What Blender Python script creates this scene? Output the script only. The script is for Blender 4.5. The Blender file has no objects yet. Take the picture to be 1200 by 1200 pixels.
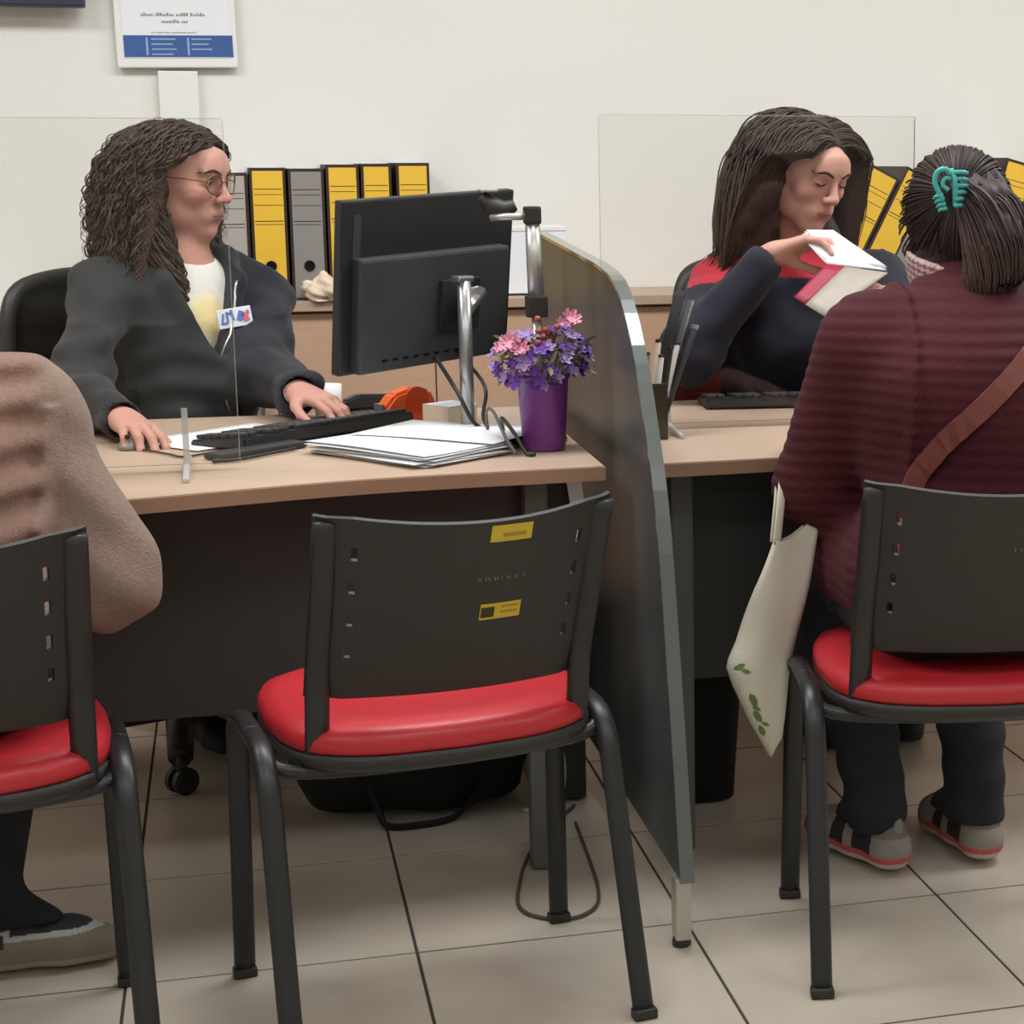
import bpy, bmesh, math, random
import numpy as np
from mathutils import Vector, Matrix
S = bpy.context.scene
COL = S.collection
PI = math.pi
rnd = random.Random(7)

# ------------------------------------------------------------------ camera, light, exposure
cam_d = bpy.data.cameras.new('camera'); cam = bpy.data.objects.new('camera', cam_d); COL.objects.link(cam)
cam.location = (0, 0, 1.25)
cam.rotation_euler = (math.radians(90 - 10.56), 0, math.radians(-15.9))
cam_d.sensor_width = 36; cam_d.lens = 36 * 2200 / 1200
cam_d.shift_x = -0.25
cam_d.clip_start = 0.05
S.camera = cam
S.view_settings.view_transform = 'Standard'; S.view_settings.look = 'None'
S.view_settings.gamma = 1; S.view_settings.exposure = 0.0
S.view_settings.use_curve_mapping = False
W = bpy.data.worlds.new('world'); S.world = W; W.use_nodes = True
W.node_tree.nodes['Background'].inputs[0].default_value = (.97, .985, 1, 1)
W.node_tree.nodes['Background'].inputs[1].default_value = 0.15
def lamp(x, y, e, sx=1.2, sy=.6):
    d = bpy.data.lights.new('ceiling_lamp', 'AREA'); d.shape = 'RECTANGLE'; d.size = sx; d.size_y = sy
    d.energy = e; d.color = (.94, .97, 1.0)
    o = bpy.data.objects.new('ceiling_lamp', d); COL.objects.link(o); o.location = (x, y, 2.72)
for x, y, e in ((-1.3, 3.35, 37.5), (.6, 3.35, 37.5), (2.5, 3.35, 41), (-1.3, 1.2, 15), (.6, 1.2, 15), (2.5, 1.2, 15),
                (-1.3, -1.0, 10), (.6, -1.0, 10), (2.5, -1.0, 10)):
    lamp(x, y, e)

# ------------------------------------------------------------------ materials
def lin(c):
    c = c / 255
    return c / 12.92 if c <= .04045 else ((c + .055) / 1.055) ** 2.4
def rgb(r, g, b): return (lin(r), lin(g), lin(b), 1)
MATS = {}
def mat(name, col, rough=.5, metal=0, bump=0, scale=60, vary=0, vscale=8, stretch=None, attr=None, trans=0, alpha=1, sheen=0, coat=0, spec=.5, wave=None, ior=1.45):
    if name in MATS: return MATS[name]
    m = bpy.data.materials.new(name); m.use_nodes = True; N = m.node_tree.nodes; L = m.node_tree.links
    b = N['Principled BSDF']; I = b.inputs
    I['Base Color'].default_value = rgb(*col); I['Roughness'].default_value = rough; I['Metallic'].default_value = metal
    I['Transmission Weight'].default_value = trans; I['Alpha'].default_value = alpha
    I['Sheen Weight'].default_value = sheen; I['Coat Weight'].default_value = coat; I['Specular IOR Level'].default_value = spec
    I['IOR'].default_value = ior
    tc = N.new('ShaderNodeTexCoord'); src = tc.outputs['Object']
    if stretch:
        mp = N.new('ShaderNodeMapping'); mp.inputs['Scale'].default_value = stretch; L.new(src, mp.inputs[0]); src = mp.outputs[0]
    base = None
    if attr:
        a = N.new('ShaderNodeAttribute'); a.attribute_name = attr; base = a.outputs['Color']
    if vary:
        n = N.new('ShaderNodeTexNoise'); n.inputs['Scale'].default_value = vscale; n.inputs['Detail'].default_value = 5
        L.new(src, n.inputs['Vector'])
        mr = N.new('ShaderNodeMapRange'); mr.inputs[1].default_value = .25; mr.inputs[2].default_value = .75
        mr.inputs[3].default_value = 1 - vary; mr.inputs[4].default_value = 1 + vary
        L.new(n.outputs['Fac'], mr.inputs[0])
        mx = N.new('ShaderNodeMix'); mx.data_type = 'RGBA'; mx.blend_type = 'MULTIPLY'; mx.inputs[0].default_value = 1
        if base: L.new(base, mx.inputs[6])
        else: mx.inputs[6].default_value = rgb(*col)
        L.new(mr.outputs[0], mx.inputs[7]); base = mx.outputs[2]
    if base: L.new(base, I['Base Color'])
    h = None
    if wave:
        w = N.new('ShaderNodeTexWave'); w.inputs['Scale'].default_value = wave[0]; w.bands_direction = wave[1]
        w.inputs['Distortion'].default_value = wave[2]; w.inputs['Detail'].default_value = 2
        L.new(src, w.inputs['Vector']); h = w.outputs['Fac']
    elif bump:
        n2 = N.new('ShaderNodeTexNoise'); n2.inputs['Scale'].default_value = scale; n2.inputs['Detail'].default_value = 4
        L.new(src, n2.inputs['Vector']); h = n2.outputs['Fac']
    if h is not None:
        bp = N.new('ShaderNodeBump'); bp.inputs['Strength'].default_value = bump; bp.inputs['Distance'].default_value = .004
        L.new(h, bp.inputs['Height']); L.new(bp.outputs[0], I['Normal'])
    MATS[name] = m
    return m
M_wall = mat('wall_paint', (232, 229, 222), .75, bump=.08, scale=90, vary=.02, vscale=1.5)
M_ceil = mat('ceiling_paint', (235, 233, 228), .9)
M_tile = mat('floor_tile', (194, 183, 167), .30, vary=.08, vscale=5, bump=.02, scale=30, spec=.5)
M_grout = mat('floor_grout', (72, 62, 54), .9)
M_wood = mat('beech_laminate', (182, 157, 136), .42, vary=.06, vscale=6, stretch=(2, 22, 22))
M_woodedge = mat('beech_edge', (160, 128, 104), .5, vary=.06, vscale=10, stretch=(2, 12, 12))
M_cab = mat('cabinet_wood', (196, 160, 132), .5, vary=.05, vscale=5, stretch=(2, 12, 12))
M_dark = mat('dark_panel', (62, 55, 52), .6, vary=.05, vscale=6)
M_darkg = mat('dark_grey_panel', (52, 52, 50), .6, vary=.05, vscale=6)
M_post = mat('grey_painted_steel', (98, 98, 94), .45, spec=.4)
M_black = mat('black_plastic', (44, 42, 39), .5, bump=.06, scale=220)
M_tube = mat('black_painted_tube', (38, 38, 38), .38)
M_red = mat('red_vinyl', (180, 38, 46), .42, bump=.06, scale=160, coat=.05)
M_white = mat('white_plastic', (232, 231, 226), .5)
M_paper = mat('white_paper', (232, 234, 236), .75)
M_paper2 = mat('printed_paper', (222, 226, 232), .75, vary=.04, vscale=30)
M_blue = mat('blue_print', (58, 92, 150), .6, vary=.08, vscale=20)
M_greyprint = mat('grey_print', (150, 150, 146), .7)
M_lightprint = mat('pale_print', (150, 170, 205), .7)
M_navy = mat('navy_frame', (44, 46, 66), .5)
M_screen = mat('dark_screen', (22, 22, 26), .2)
M_yellow = mat('yellow_card', (232, 186, 56), .55, vary=.05, vscale=12)
M_greycard = mat('grey_card', (140, 134, 130), .6, vary=.05, vscale=12)
M_beigecard = mat('beige_card', (172, 164, 156), .6, vary=.05, vscale=12)
M_cover = mat('dark_binder_cover', (52, 36, 28), .55)
M_mon = mat('monitor_plastic', (36, 37, 38), .42, bump=.04, scale=250)
M_mon2 = mat('monitor_back_grey', (56, 58, 59), .5, bump=.04, scale=250)
M_silver = mat('silver_metal', (176, 174, 172), .3, metal=.85)
M_alu = mat('brushed_aluminium', (190, 188, 180), .35, metal=.7)
M_purple = mat('purple_pot', (122, 60, 140), .4, coat=.2)
M_petal = mat('purple_petal', (104, 62, 150), .6, vary=.2, vscale=40)
M_petal2 = mat('lilac_petal', (160, 132, 186), .6, vary=.15, vscale=40)
M_petal3 = mat('pink_petal', (222, 150, 172), .6, vary=.12, vscale=40)
M_leaf = mat('grey_green_leaf', (122, 124, 92), .6, vary=.2, vscale=40)
M_soil = mat('brown_moss', (150, 112, 84), .9, bump=.5, scale=120)
M_orange = mat('orange_plastic', (226, 96, 44), .4)
M_cream = mat('cream_paper', (226, 206, 180), .7)
M_olive = mat('smoked_olive_plastic', (64, 58, 40), .25, coat=.3)
M_keys = mat('keyboard_black', (46, 46, 46), .5)
M_keycap = mat('keycap_black', (58, 58, 57), .55)
M_bag = mat('black_nylon', (22, 22, 25), .8, bump=.3, scale=160)
M_tote = mat('white_cotton', (205, 200, 182), .9, bump=.25, scale=300, vary=.04, vscale=12)
M_green = mat('green_print', (140, 165, 100), .9)
M_acr = None
def clear_mat(name, tint, rough=.03, blend=.93):
    m = bpy.data.materials.new(name); m.use_nodes = True; N = m.node_tree.nodes; L = m.node_tree.links
    for n in list(N): N.remove(n)
    o = N.new('ShaderNodeOutputMaterial'); mx = N.new('ShaderNodeMixShader'); t = N.new('ShaderNodeBsdfTransparent'); g = N.new('ShaderNodeBsdfGlossy')
    t.inputs[0].default_value = tint; g.inputs['Roughness'].default_value = rough
    f = N.new('ShaderNodeFresnel'); f.inputs[0].default_value = 1.3
    L.new(f.outputs[0], mx.inputs[0]); L.new(t.outputs[0], mx.inputs[1]); L.new(g.outputs[0], mx.inputs[2]); L.new(mx.outputs[0], o.inputs[0])
    return m
M_acr = clear_mat('clear_acrylic', (.975, .975, .965, 1))
M_lens = clear_mat('spectacle_lens', (.97, .97, .97, 1))
M_acredge = mat('acrylic_edge', (206, 208, 204), .3, alpha=.28)
M_acrfoot = mat('acrylic_foot', (206, 206, 200), .3, alpha=.6)
M_div = mat('smoked_divider', (70, 73, 74), .36, vary=.05, vscale=4, coat=.05)
M_divedge = mat('divider_edge', (92, 97, 94), .25, metal=.0, coat=.6)

# ------------------------------------------------------------------ builders
def link(name, me, m=None, parent=None, smooth=False):
    o = bpy.data.objects.new(name, me); COL.objects.link(o)
    if m is not None and not me.materials: me.materials.append(m)
    if parent is not None: o.parent = parent
    if smooth: me.shade_smooth()
    return o
def empty(name, loc=(0, 0, 0), rz=0, parent=None):
    o = bpy.data.objects.new(name, None); COL.objects.link(o); o.location = loc; o.rotation_euler = (0, 0, rz)
    o.empty_display_size = .1
    if parent is not None: o.parent = parent
    return o
def tag(o, label, cat, group=None):
    o['label'] = label; o['category'] = cat
    if group: o['group'] = group
    return o
def struct(o): o['kind'] = 'structure'; return o
def fin(bm, name, m, parent=None, smooth=False, recalc=True):
    if recalc: bmesh.ops.recalc_face_normals(bm, faces=bm.faces)
    me = bpy.data.meshes.new(name); bm.to_mesh(me); bm.free()
    return link(name, me, m, parent, smooth)
def bx(bm, c, s, rz=0, R=None, bev=0):
    t = bmesh.new(); bmesh.ops.create_cube(t, size=1)
    for v in t.verts: v.co = Vector((v.co.x * s[0], v.co.y * s[1], v.co.z * s[2]))
    if bev: bmesh.ops.bevel(t, geom=list(t.edges), offset=bev, segments=2, profile=.6, affect='EDGES', clamp_overlap=True)
    MT = Matrix.Translation(Vector(c)) @ (R.to_4x4() if R is not None else Matrix.Rotation(rz, 4, 'Z'))
    t.transform(MT); merge(bm, t)
def merge(bm, t):
    me = bpy.data.meshes.new('tmp'); t.to_mesh(me); t.free(); bm.from_mesh(me); bpy.data.meshes.remove(me)
def box(name, c, s, m, parent=None, rz=0, R=None, bev=.002, smooth=False):
    bm = bmesh.new(); bx(bm, c, s, rz, R, bev); return fin(bm, name, m, parent, smooth)
def cr(P, n=6):
    P = [np.array(p, float) for p in P]
    if len(P) < 3: return P
    out = []; Q = [2 * P[0] - P[1]] + P + [2 * P[-1] - P[-2]]
    for i in range(1, len(Q) - 2):
        for k in range(n):
            t = k / n
            out.append(.5 * (2 * Q[i] + (Q[i + 1] - Q[i - 1]) * t + (2 * Q[i - 1] - 5 * Q[i] + 4 * Q[i + 1] - Q[i + 2]) * t * t + (3 * Q[i] - Q[i - 1] - 3 * Q[i + 1] + Q[i + 2]) * t ** 3))
    out.append(P[-1]); return out
def tube(bm, P, r, seg=10, ref=None, r2=None):
    """sweep an (elliptical) section along P; r, r2 scalars or lists"""
    P = [Vector(p) for p in P]; n = len(P)
    rr = r if hasattr(r, '__len__') else [r] * n
    r2 = rr if r2 is None else (r2 if hasattr(r2, '__len__') else [r2] * n)
    T = []
    for i in range(n):
        a = P[min(i + 1, n - 1)] - P[max(i - 1, 0)]; T.append(a.normalized())
    u = Vector(ref) if ref else (Vector((0, 0, 1)) if abs(T[0].z) < .9 else Vector((1, 0, 0)))
    rings = []
    for i in range(n):
        if ref: u = Vector(ref)
        u = (u - T[i] * u.dot(T[i])).normalized(); v = T[i].cross(u)
        rings.append([bm.verts.new(P[i] + u * (math.cos(2 * PI * k / seg) * rr[i]) + v * (math.sin(2 * PI * k / seg) * r2[i])) for k in range(seg)])
    for i in range(n - 1):
        for k in range(seg):
            bm.faces.new((rings[i][k], rings[i][(k + 1) % seg], rings[i + 1][(k + 1) % seg], rings[i + 1][k]))
    bm.faces.new(rings[0][::-1]); bm.faces.new(rings[-1])
def tubeo(name, P, r, m, parent=None, seg=10, ref=None, r2=None, smooth=True):
    bm = bmesh.new(); tube(bm, P, r, seg, ref, r2); return fin(bm, name, m, parent, smooth)
def lathe(bm, prof, c=(0, 0, 0), seg=24):
    rings = []
    for r, z in prof:
        rings.append([bm.verts.new((c[0] + r * math.cos(2 * PI * k / seg), c[1] + r * math.sin(2 * PI * k / seg), c[2] + z)) for k in range(seg)])
    for i in range(len(rings) - 1):
        for k in range(seg): bm.faces.new((rings[i][k], rings[i][(k + 1) % seg], rings[i + 1][(k + 1) % seg], rings[i + 1][k]))
    bm.faces.new(rings[0][::-1]); bm.faces.new(rings[-1])
def latheo(name, prof, m, parent=None, c=(0, 0, 0), seg=24, smooth=True):
    bm = bmesh.new(); lathe(bm, prof, c, seg); return fin(bm, name, m, parent, smooth)
def prism(bm, pts, axis, a, b, bev=0):
    """extrude a 2-D outline along axis 'x','y' or 'z' from a to b"""
    def mk(p, t): return {'x': (t, p[0], p[1]), 'y': (p[0], t, p[1]), 'z': (p[0], p[1], t)}[axis]
    t = bmesh.new()
    A = [t.verts.new(mk(p, a)) for p in pts]; B = [t.verts.new(mk(p, b)) for p in pts]
    t.faces.new(A); t.faces.new(B[::-1])
    n = len(pts)
    for i in range(n): t.faces.new((A[i], B[i], B[(i + 1) % n], A[(i + 1) % n]))
    bmesh.ops.recalc_face_normals(t, faces=t.faces)
    if bev: bmesh.ops.bevel(t, geom=list(t.edges), offset=bev, segments=2, affect='EDGES', clamp_overlap=True)
    merge(bm, t)
def prismo(name, pts, axis, a, b, m, parent=None, bev=0, smooth=False):
    bm = bmesh.new(); prism(bm, pts, axis, a, b, bev); return fin(bm, name, m, parent, smooth)
def sheet(name, corners, m, parent=None, th=.0006, nu=6, nv=6, wob=.002, seed=0, bend=0):
    """thin quad with real thickness; corners a,b,c,d"""
    r = random.Random(seed); a, b, c, d = [Vector(p) for p in corners]
    bm = bmesh.new(); nrm = (b - a).cross(d - a).normalized(); V = []
    ph = [r.uniform(0, 6) for _ in range(4)]
    for i in range(nu + 1):
        for j in range(nv + 1):
            u, v = i / nu, j / nv
            p = (a * (1 - u) + b * u) * (1 - v) + (d * (1 - u) + c * u) * v
            V.append(p + nrm * (wob * (math.sin(4 * u + ph[0]) * math.sin(3 * v + ph[1])) + bend * math.sin(PI * u)))
    top = [bm.verts.new(p + nrm * th / 2) for p in V]; bot = [bm.verts.new(p - nrm * th / 2) for p in V]
    q = lambda i, j: i * (nv + 1) + j
    for i in range(nu):
        for j in range(nv):
            bm.faces.new((top[q(i, j)], top[q(i + 1, j)], top[q(i + 1, j + 1)], top[q(i, j + 1)]))
            bm.faces.new((bot[q(i, j)], bot[q(i, j + 1)], bot[q(i + 1, j + 1)], bot[q(i + 1, j)]))
    rim = [q(i, 0) for i in range(nu)] + [q(nu, j) for j in range(nv)] + [q(i, nv) for i in range(nu, 0, -1)] + [q(0, j) for j in range(nv, 0, -1)]
    for k in range(len(rim)):
        i, j = rim[k], rim[(k + 1) % len(rim)]
        bm.faces.new((top[i], bot[i], bot[j], top[j]))
    return fin(bm, name, m, parent, True)
def copy_tree(o, parent=None):
    c = o.copy(); COL.objects.link(c)
    if parent is not None: c.parent = parent
    for ch in list(o.children): copy_tree(ch, c)
    return c

# ------------------------------------------------------------------ room shell
X0, X1, Y0, Y1, ZC = -3.2, 4.4, -2.6, 5.2, 2.75
grout = struct(box('floor', ((X0 + X1) / 2, (Y0 + Y1) / 2, -.0265), (X1 - X0, Y1 - Y0, .05), M_grout, bev=0))
TS = .445
bm = bmesh.new(); bx(bm, (0, 0, 0), (TS - .005, TS - .005, .012), bev=.0012)
tile_me = bpy.data.meshes.new('tile'); bm.to_mesh(tile_me); bm.free(); tile_me.materials.append(M_tile)
ntile = 0
rest = bmesh.new()
ix0, ix1 = int((X0 - .235) / TS) - 1, int((X1 - .235) / TS) + 1
iy0, iy1 = int((Y0 - 2.44) / TS) - 1, int((Y1 - 2.44) / TS) + 1
for i in range(ix0, ix1 + 1):
    for j in range(iy0, iy1 + 1):
        cx, cy = .235 + (i + .5) * TS, 2.44 + (j + .5) * TS
        if not (X0 + TS / 2 < cx < X1 - TS / 2 and Y0 + TS / 2 < cy < Y1 - TS / 2): continue
        if -1.4 < cx < 2.6 and 1.9 < cy < 5.1:
            o = link('tile', tile_me, parent=grout); o.location = (cx, cy, -.006 + rnd.uniform(-.0003, .0003))
        else: bx(rest, (cx, cy, -.006), (TS - .005, TS - .005, .012))
o = fin(rest, 'tile_field', M_tile, grout); o['kind'] = 'stuff'
struct(box('wall_back', ((X0 + X1) / 2, Y1 + .06, ZC / 2), (X1 - X0 + .24, .12, ZC), M_wall, bev=0))
struct(box('wall_left', (X0 - .06, (Y0 + Y1) / 2, ZC / 2), (.12, Y1 - Y0, ZC), M_wall, bev=0))
struct(box('wall_right', (X1 + .06, (Y0 + Y1) / 2, ZC / 2), (.12, Y1 - Y0, ZC), M_wall, bev=0))
struct(box('wall_front', ((X0 + X1) / 2, Y0 - .06, ZC / 2), (X1 - X0 + .24, .12, ZC), M_wall, bev=0))
struct(box('ceiling', ((X0 + X1) / 2, (Y0 + Y1) / 2, ZC + .05), (X1 - X0 + .24, Y1 - Y0 + .24, .1), M_ceil, bev=0))

# ------------------------------------------------------------------ credenzas along the back wall
def cabinet(name, x0, x1, top, label, ndoor, knobs=True):
    r = tag(empty(name, ((x0 + x1) / 2, 5.04, 0)), label, 'cabinet'); w = x1 - x0
    box('top', (0, -.006, top - .0125), (w, .332, .025), M_wood, r, bev=.002)
    box('body', (0, .012, (top - .025) / 2 + .03), (w - .01, .29, top - .087), M_cab, r)
    box('plinth', (0, .02, .032), (w - .06, .27, .062), M_darkg, r)
    dw = (w - .012) / ndoor
    for i in range(ndoor):
        d = box('door', (-w / 2 + .006 + dw * (i + .5), -.142, top / 2 + .014), (dw - .004, .018, top - .092), M_cab, r, bev=.0015)
        if knobs: box('handle', (-w / 2 + .006 + dw * (i + .5) + (dw * .4 if i % 2 == 0 else -dw * .4), -.162, top * .72), (.012, .022, .11), M_silver, d, bev=.003)
    return r
cabinet('credenza', -.30, 1.30, .905, 'beech credenza behind the black monitor, with binders along its top', 4)
cabinet('credenza', 1.304, 2.90, .905, 'beech credenza at the right carrying the leaning yellow binders', 4)
cabinet('low_cabinet', -1.60, -.304, .825, 'lower beech cabinet behind the brown sweater, white papers on top', 3)
for k in range(3):
    tag(sheet('paper_pile', [(-.86 + .01 * k, 4.93, .8275 + k * .012), (-.50 + .012 * k, 4.90 + .01 * k, .8275 + k * .012), (-.50 + .01 * k, 5.15, .8275 + k * .012), (-.86, 5.15, .8275 + k * .012)], M_paper, th=.011, wob=0),
        'white paper bundle on the low cabinet behind the brown sweater', 'paper', 'paper bundles on the low cabinet')

# ------------------------------------------------------------------ binders
def make_binder(w, h, m):
    r = empty('ring_binder'); d = .27
    box('cover', (-w / 2 + .0015, d / 2, h / 2), (.003, d, h), M_cover, r, bev=.0008)
    box('cover', (w / 2 - .0015, d / 2, h / 2), (.003, d, h), M_cover, r, bev=.0008)
    sp = box('spine', (0, .001, h / 2), (w, .005, h), M_cover, r, bev=.001)
    box('spine_label', (0, -.0022, h / 2 - .002), (w - .014, .002, h - .012), m, sp, bev=.0006)
    bm = bmesh.new()
    for z, t in ((.84, .0016), (.80, .0012), (.72, .0012), (.60, .002), (.575, .0012)): bx(bm, (0, -.0034, h * z), (w - .02, .0008, t))
    fin(bm, 'ruled_line', M_cover, sp)['kind'] = 'stuff'
    bm = bmesh.new(); lathe(bm, [(.0135, 0), (.0135, .0035), (.009, .0035), (.0085, .001), (.0, .001)][:4] + [(.0085, .0008)], seg=20)
    bmesh.ops.rotate(bm, verts=bm.verts, matrix=Matrix.Rotation(PI / 2, 3, 'X')); bmesh.ops.translate(bm, verts=bm.verts, vec=(0, -.003, h * .26))
    fin(bm, 'finger_hole', M_screen, sp)
    box('page_block', (0, d / 2 + .006, h / 2 - .008), (w - .016, d - .025, h - .03), M_paper, r)
    return r
BZ = .905
def binder(x, w, h, m, label, y=4.935, lean=0, rz=0, group=None):
    r = make_binder(w, h, m); r.rotation_euler = (0, lean, rz)
    lift = math.sin(abs(lean)) * w / 2
    r.location = (x, y, BZ + lift + .001); tag(r, label, 'binder', group); return r
binder(.016, .074, .318, M_beigecard, 'beige grey binder at the left end of the upright row, beside the curly hair')
binder(.102, .088, .330, M_yellow, 'yellow binder left of the grey one in the upright row')
binder(.196, .088, .328, M_greycard, 'mid grey binder standing between two yellow binders', y=4.938)
binder(.286, .082, .338, M_yellow, 'yellow binder just right of the mid grey one, half behind the monitor')
binder(.370, .076, .340, M_yellow, 'yellow binder second from the right end of the upright row')
binder(.462, .084, .342, M_yellow, 'yellow binder at the right end of the upright row, above the monitor corner')
def lean_binder(xt, zt, lean, w, h, label, y=4.93):
    # xt, zt: the middle of the spine's top edge
    r = make_binder(w, h, M_yellow)
    xb = xt - math.sin(lean) * h
    r.location = (xb, y, BZ + .001 + abs(math.sin(lean)) * w / 2); r.rotation_euler = (0, lean, 0)
    return tag(r, label, 'binder')
lean_binder(1.640, 1.245, math.radians(27), .085, .33, 'leaning yellow binder next to the face of the woman with the booklet')
lean_binder(1.740, 1.258, math.radians(27), .086, .335, 'leaning yellow binder partly behind the head with the teal clip')
lean_binder(1.840, 1.258, math.radians(27), .085, .33, 'leaning yellow binder hidden behind the head with the teal clip')
lean_binder(2.045, 1.27, math.radians(15), .085, .345, 'tilted yellow binder just right of the head with the teal clip')
lean_binder(2.138, 1.275, math.radians(15), .088, .345, 'tilted yellow binder at the right edge of the picture')
# things on the credenza
r = tag(empty('white_box', (.76, 5.02, .905)), 'white paper box standing on the credenza behind the silver pole', 'box')
box('carton', (0, 0, .088), (.19, .16, .165), M_paper, r, bev=.002); box('base_strip', (0, 0, .004), (.185, .155, .007), M_navy, r, bev=.001); box('lid', (0, 0, .173), (.194, .164, .012), M_white, r, bev=.002)
bm = bmesh.new(); bmesh.ops.create_icosphere(bm, subdivisions=4, radius=1)
for v in bm.verts:
    p = v.co.copy(); k = 1 + .16 * math.sin(7 * p.x + 3 * p.z) + .12 * math.sin(11 * p.y - 5 * p.z + 2 * p.x) + .09 * math.sin(15 * p.z + 9 * p.x)
    v.co = Vector((p.x * .055 * k, p.y * .04 * k, max(p.z * k, -.5) * .042))
o = fin(bm, 'crumpled_cloth', M_cream, None, True); o.location = (.235, 4.890, .927)
tag(o, 'crumpled cream cloth lying in front of the yellow binder on the credenza', 'cloth')

# ------------------------------------------------------------------ wall sign, trunking, wall screen
r = tag(empty('notice_sign', (-.10, 5.178, 1.488), 0), 'white framed notice with a blue band at its foot on the back wall', 'sign')
r.rotation_euler = (0, math.radians(-.8), 0)
box('frame', (0, 0, .20), (.296, .016, .40), M_white, r, bev=.004)
box('notice_sheet', (0, -.0088, .208), (.262, .002, .368), M_paper, r, bev=.0005)
bb = box('blue_band', (0.004, -.0102, .0535), (.267, .0016, .054), M_blue, r, bev=.0003)
bm = bmesh.new()
for x in (-.073, .028): bx(bm, (x, -.0112, .053), (.005, .0008, .044))
for (x0, w, n) in ((-.062, .060, 4), (.036, .050, 3)):
    for k in range(n): bx(bm, (x0 + w / 2 - .004 * (k % 2), -.0112, .071 - k * .0125), (w - .008 * (k % 2), .0008, .0035))
fin(bm, 'band_lettering', M_lightprint, r)['kind'] = 'stuff'
bm = bmesh.new()
def words(bm, x0, x1, z, h, seed):
    q = random.Random(seed); x = x0
    while x < x1:
        n = q.randint(4, 9)
        for _ in range(n):
            w = h * q.choice((.35, .5, .6)); hh = h * q.choice((.6, .6, .65, 1)); 
            if x + w > x1: break
            bx(bm, (x + w / 2, -.0102, z + hh / 2), (w, .0008, hh)); x += w + h * .16
        x += h * .5
words(bm, -.083, .078, .128, .0085, 3); words(bm, -.034, .032, .111, .0085, 5); words(bm, -.06, .05, .086, .0035, 8)
fin(bm, 'notice_lettering', M_greyprint, r)['kind'] = 'stuff'
tag(box('wall_trunking', (-.103, 5.1835, 1.18), (.098, .030, .60), M_white, bev=.003), 'white vertical cable trunking under the notice on the wall', 'trunking')
r = tag(empty('wall_screen', (-.78, 5.14, 1.63)), 'dark framed wall screen at the top left, only its lower edge seen', 'screen')
box('frame', (0, 0, .27), (.93, .05, .54), M_navy, r, bev=.006); box('display', (0, -.027, .275), (.88, .004, .49), M_screen, r); box('wall_bracket', (0, .04, .27), (.3, .04, .2), M_darkg, r)

# ------------------------------------------------------------------ desks
def desk(x0, x1, front, label, posts, px0, px1):
    r = tag(empty('office_desk', ((x0 + x1) / 2, 3.5, 0)), label, 'desk'); ox, oy = (x0 + x1) / 2, 3.5
    pts = [(x - ox, y - oy) for x, y in front] + [(x1 - ox, 3.955 - oy), (x0 - ox, 3.955 - oy)]
    top = prismo('desktop', pts, 'z', .716, .740, M_wood, r, bev=.002)
    # edge band along the front
    bm = bmesh.new(); f = [(x - ox, y - oy) for x, y in front]
    prism(bm, [(x, y - .0022) for x, y in f] + [(x, y + .001) for x, y in f[::-1]], 'z', .7155, .7385)
    fin(bm, 'edge_band', M_woodedge, top)
    box('modesty_panel', ((px0 + px1) / 2 - ox, 3.245 - oy, .516), (px1 - px0, .018, .395), M_dark if x0 < 0 else M_darkg, r, bev=.001)
    for x, y in posts:
        l = box('leg', (x - ox, y - oy, .358), (.042, .042, .712), M_post, r, bev=.006)
        latheo('foot_glide', [(.016, 0), (.018, .004), (.012, .012)], M_black, l, (x - ox, y - oy, -.0), 14)
    for y in (3.30, 3.88): box('apron_rail', ((px0 + px1) / 2 - ox, y - oy, .70), (px1 - px0, .03, .03), M_post, r)
    return r
front = [tuple(p[:2]) for p in cr([(-1.15, 2.80, 0), (-.60, 2.905, 0), (-.16, 3.005, 0), (.20, 3.092, 0), (.60, 3.118, 0)], 6)]
desk(-1.15, .608, front, 'left desk with light beech top and dark front panel behind the empty chair', ((-1.05, 3.0), (.49, 3.204), (-1.05, 3.85), (.55, 3.85)), -1.05, .575)
desk(.690, 2.45, [(.690, 3.118), (1.2, 3.142), (2.45, 3.18)], 'right desk with light beech top and black front panel, beside the divider', ((.753, 3.222), (2.35, 3.27), (.753, 3.85), (2.35, 3.85)), .775, 2.33)

# ------------------------------------------------------------------ smoked divider between the desks
r = tag(empty('desk_divider', (.655, 3.4, 0)), 'tall smoked grey divider with a curved front edge between the desks', 'divider')
prof = [tuple(p[:2]) for p in cr([(2.773, .115, 0), (2.812, .27, 0), (2.855, .44, 0), (2.925, .68, 0), (3.005, .82, 0), (3.10, .942, 0), (3.22, 1.028, 0), (3.36, 1.056, 0), (3.6, 1.070, 0), (4.08, 1.094, 0)], 4)]
prismo('panel', [(y - 3.4, z) for y, z in prof] + [(4.08 - 3.4, .115)], 'x', -.009, .009, M_div, r, bev=.002)
bm = bmesh.new()
E2 = [(y - 3.4, z) for y, z in prof]
N2 = []
for i, p in enumerate(E2):
    a = E2[max(i - 1, 0)]; b = E2[min(i + 1, len(E2) - 1)]; t = Vector((b[0] - a[0], b[1] - a[1])).normalized(); N2.append((p[0] - t.y * .007, p[1] + t.x * .007))
prism(bm, E2 + N2[::-1], 'x', -.0115, .0115); fin(bm, 'edge_trim', M_divedge, r)
for y in (2.797, 4.03):
    l = box('foot_post', (-.004, y - 3.4, .066), (.026, .036, .104), M_alu, r, bev=.003); latheo('glide', [(.013, 0), (.016, .004), (.014, .016)], M_black, l, (-.004, y - 3.4, 0), 14)
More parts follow.
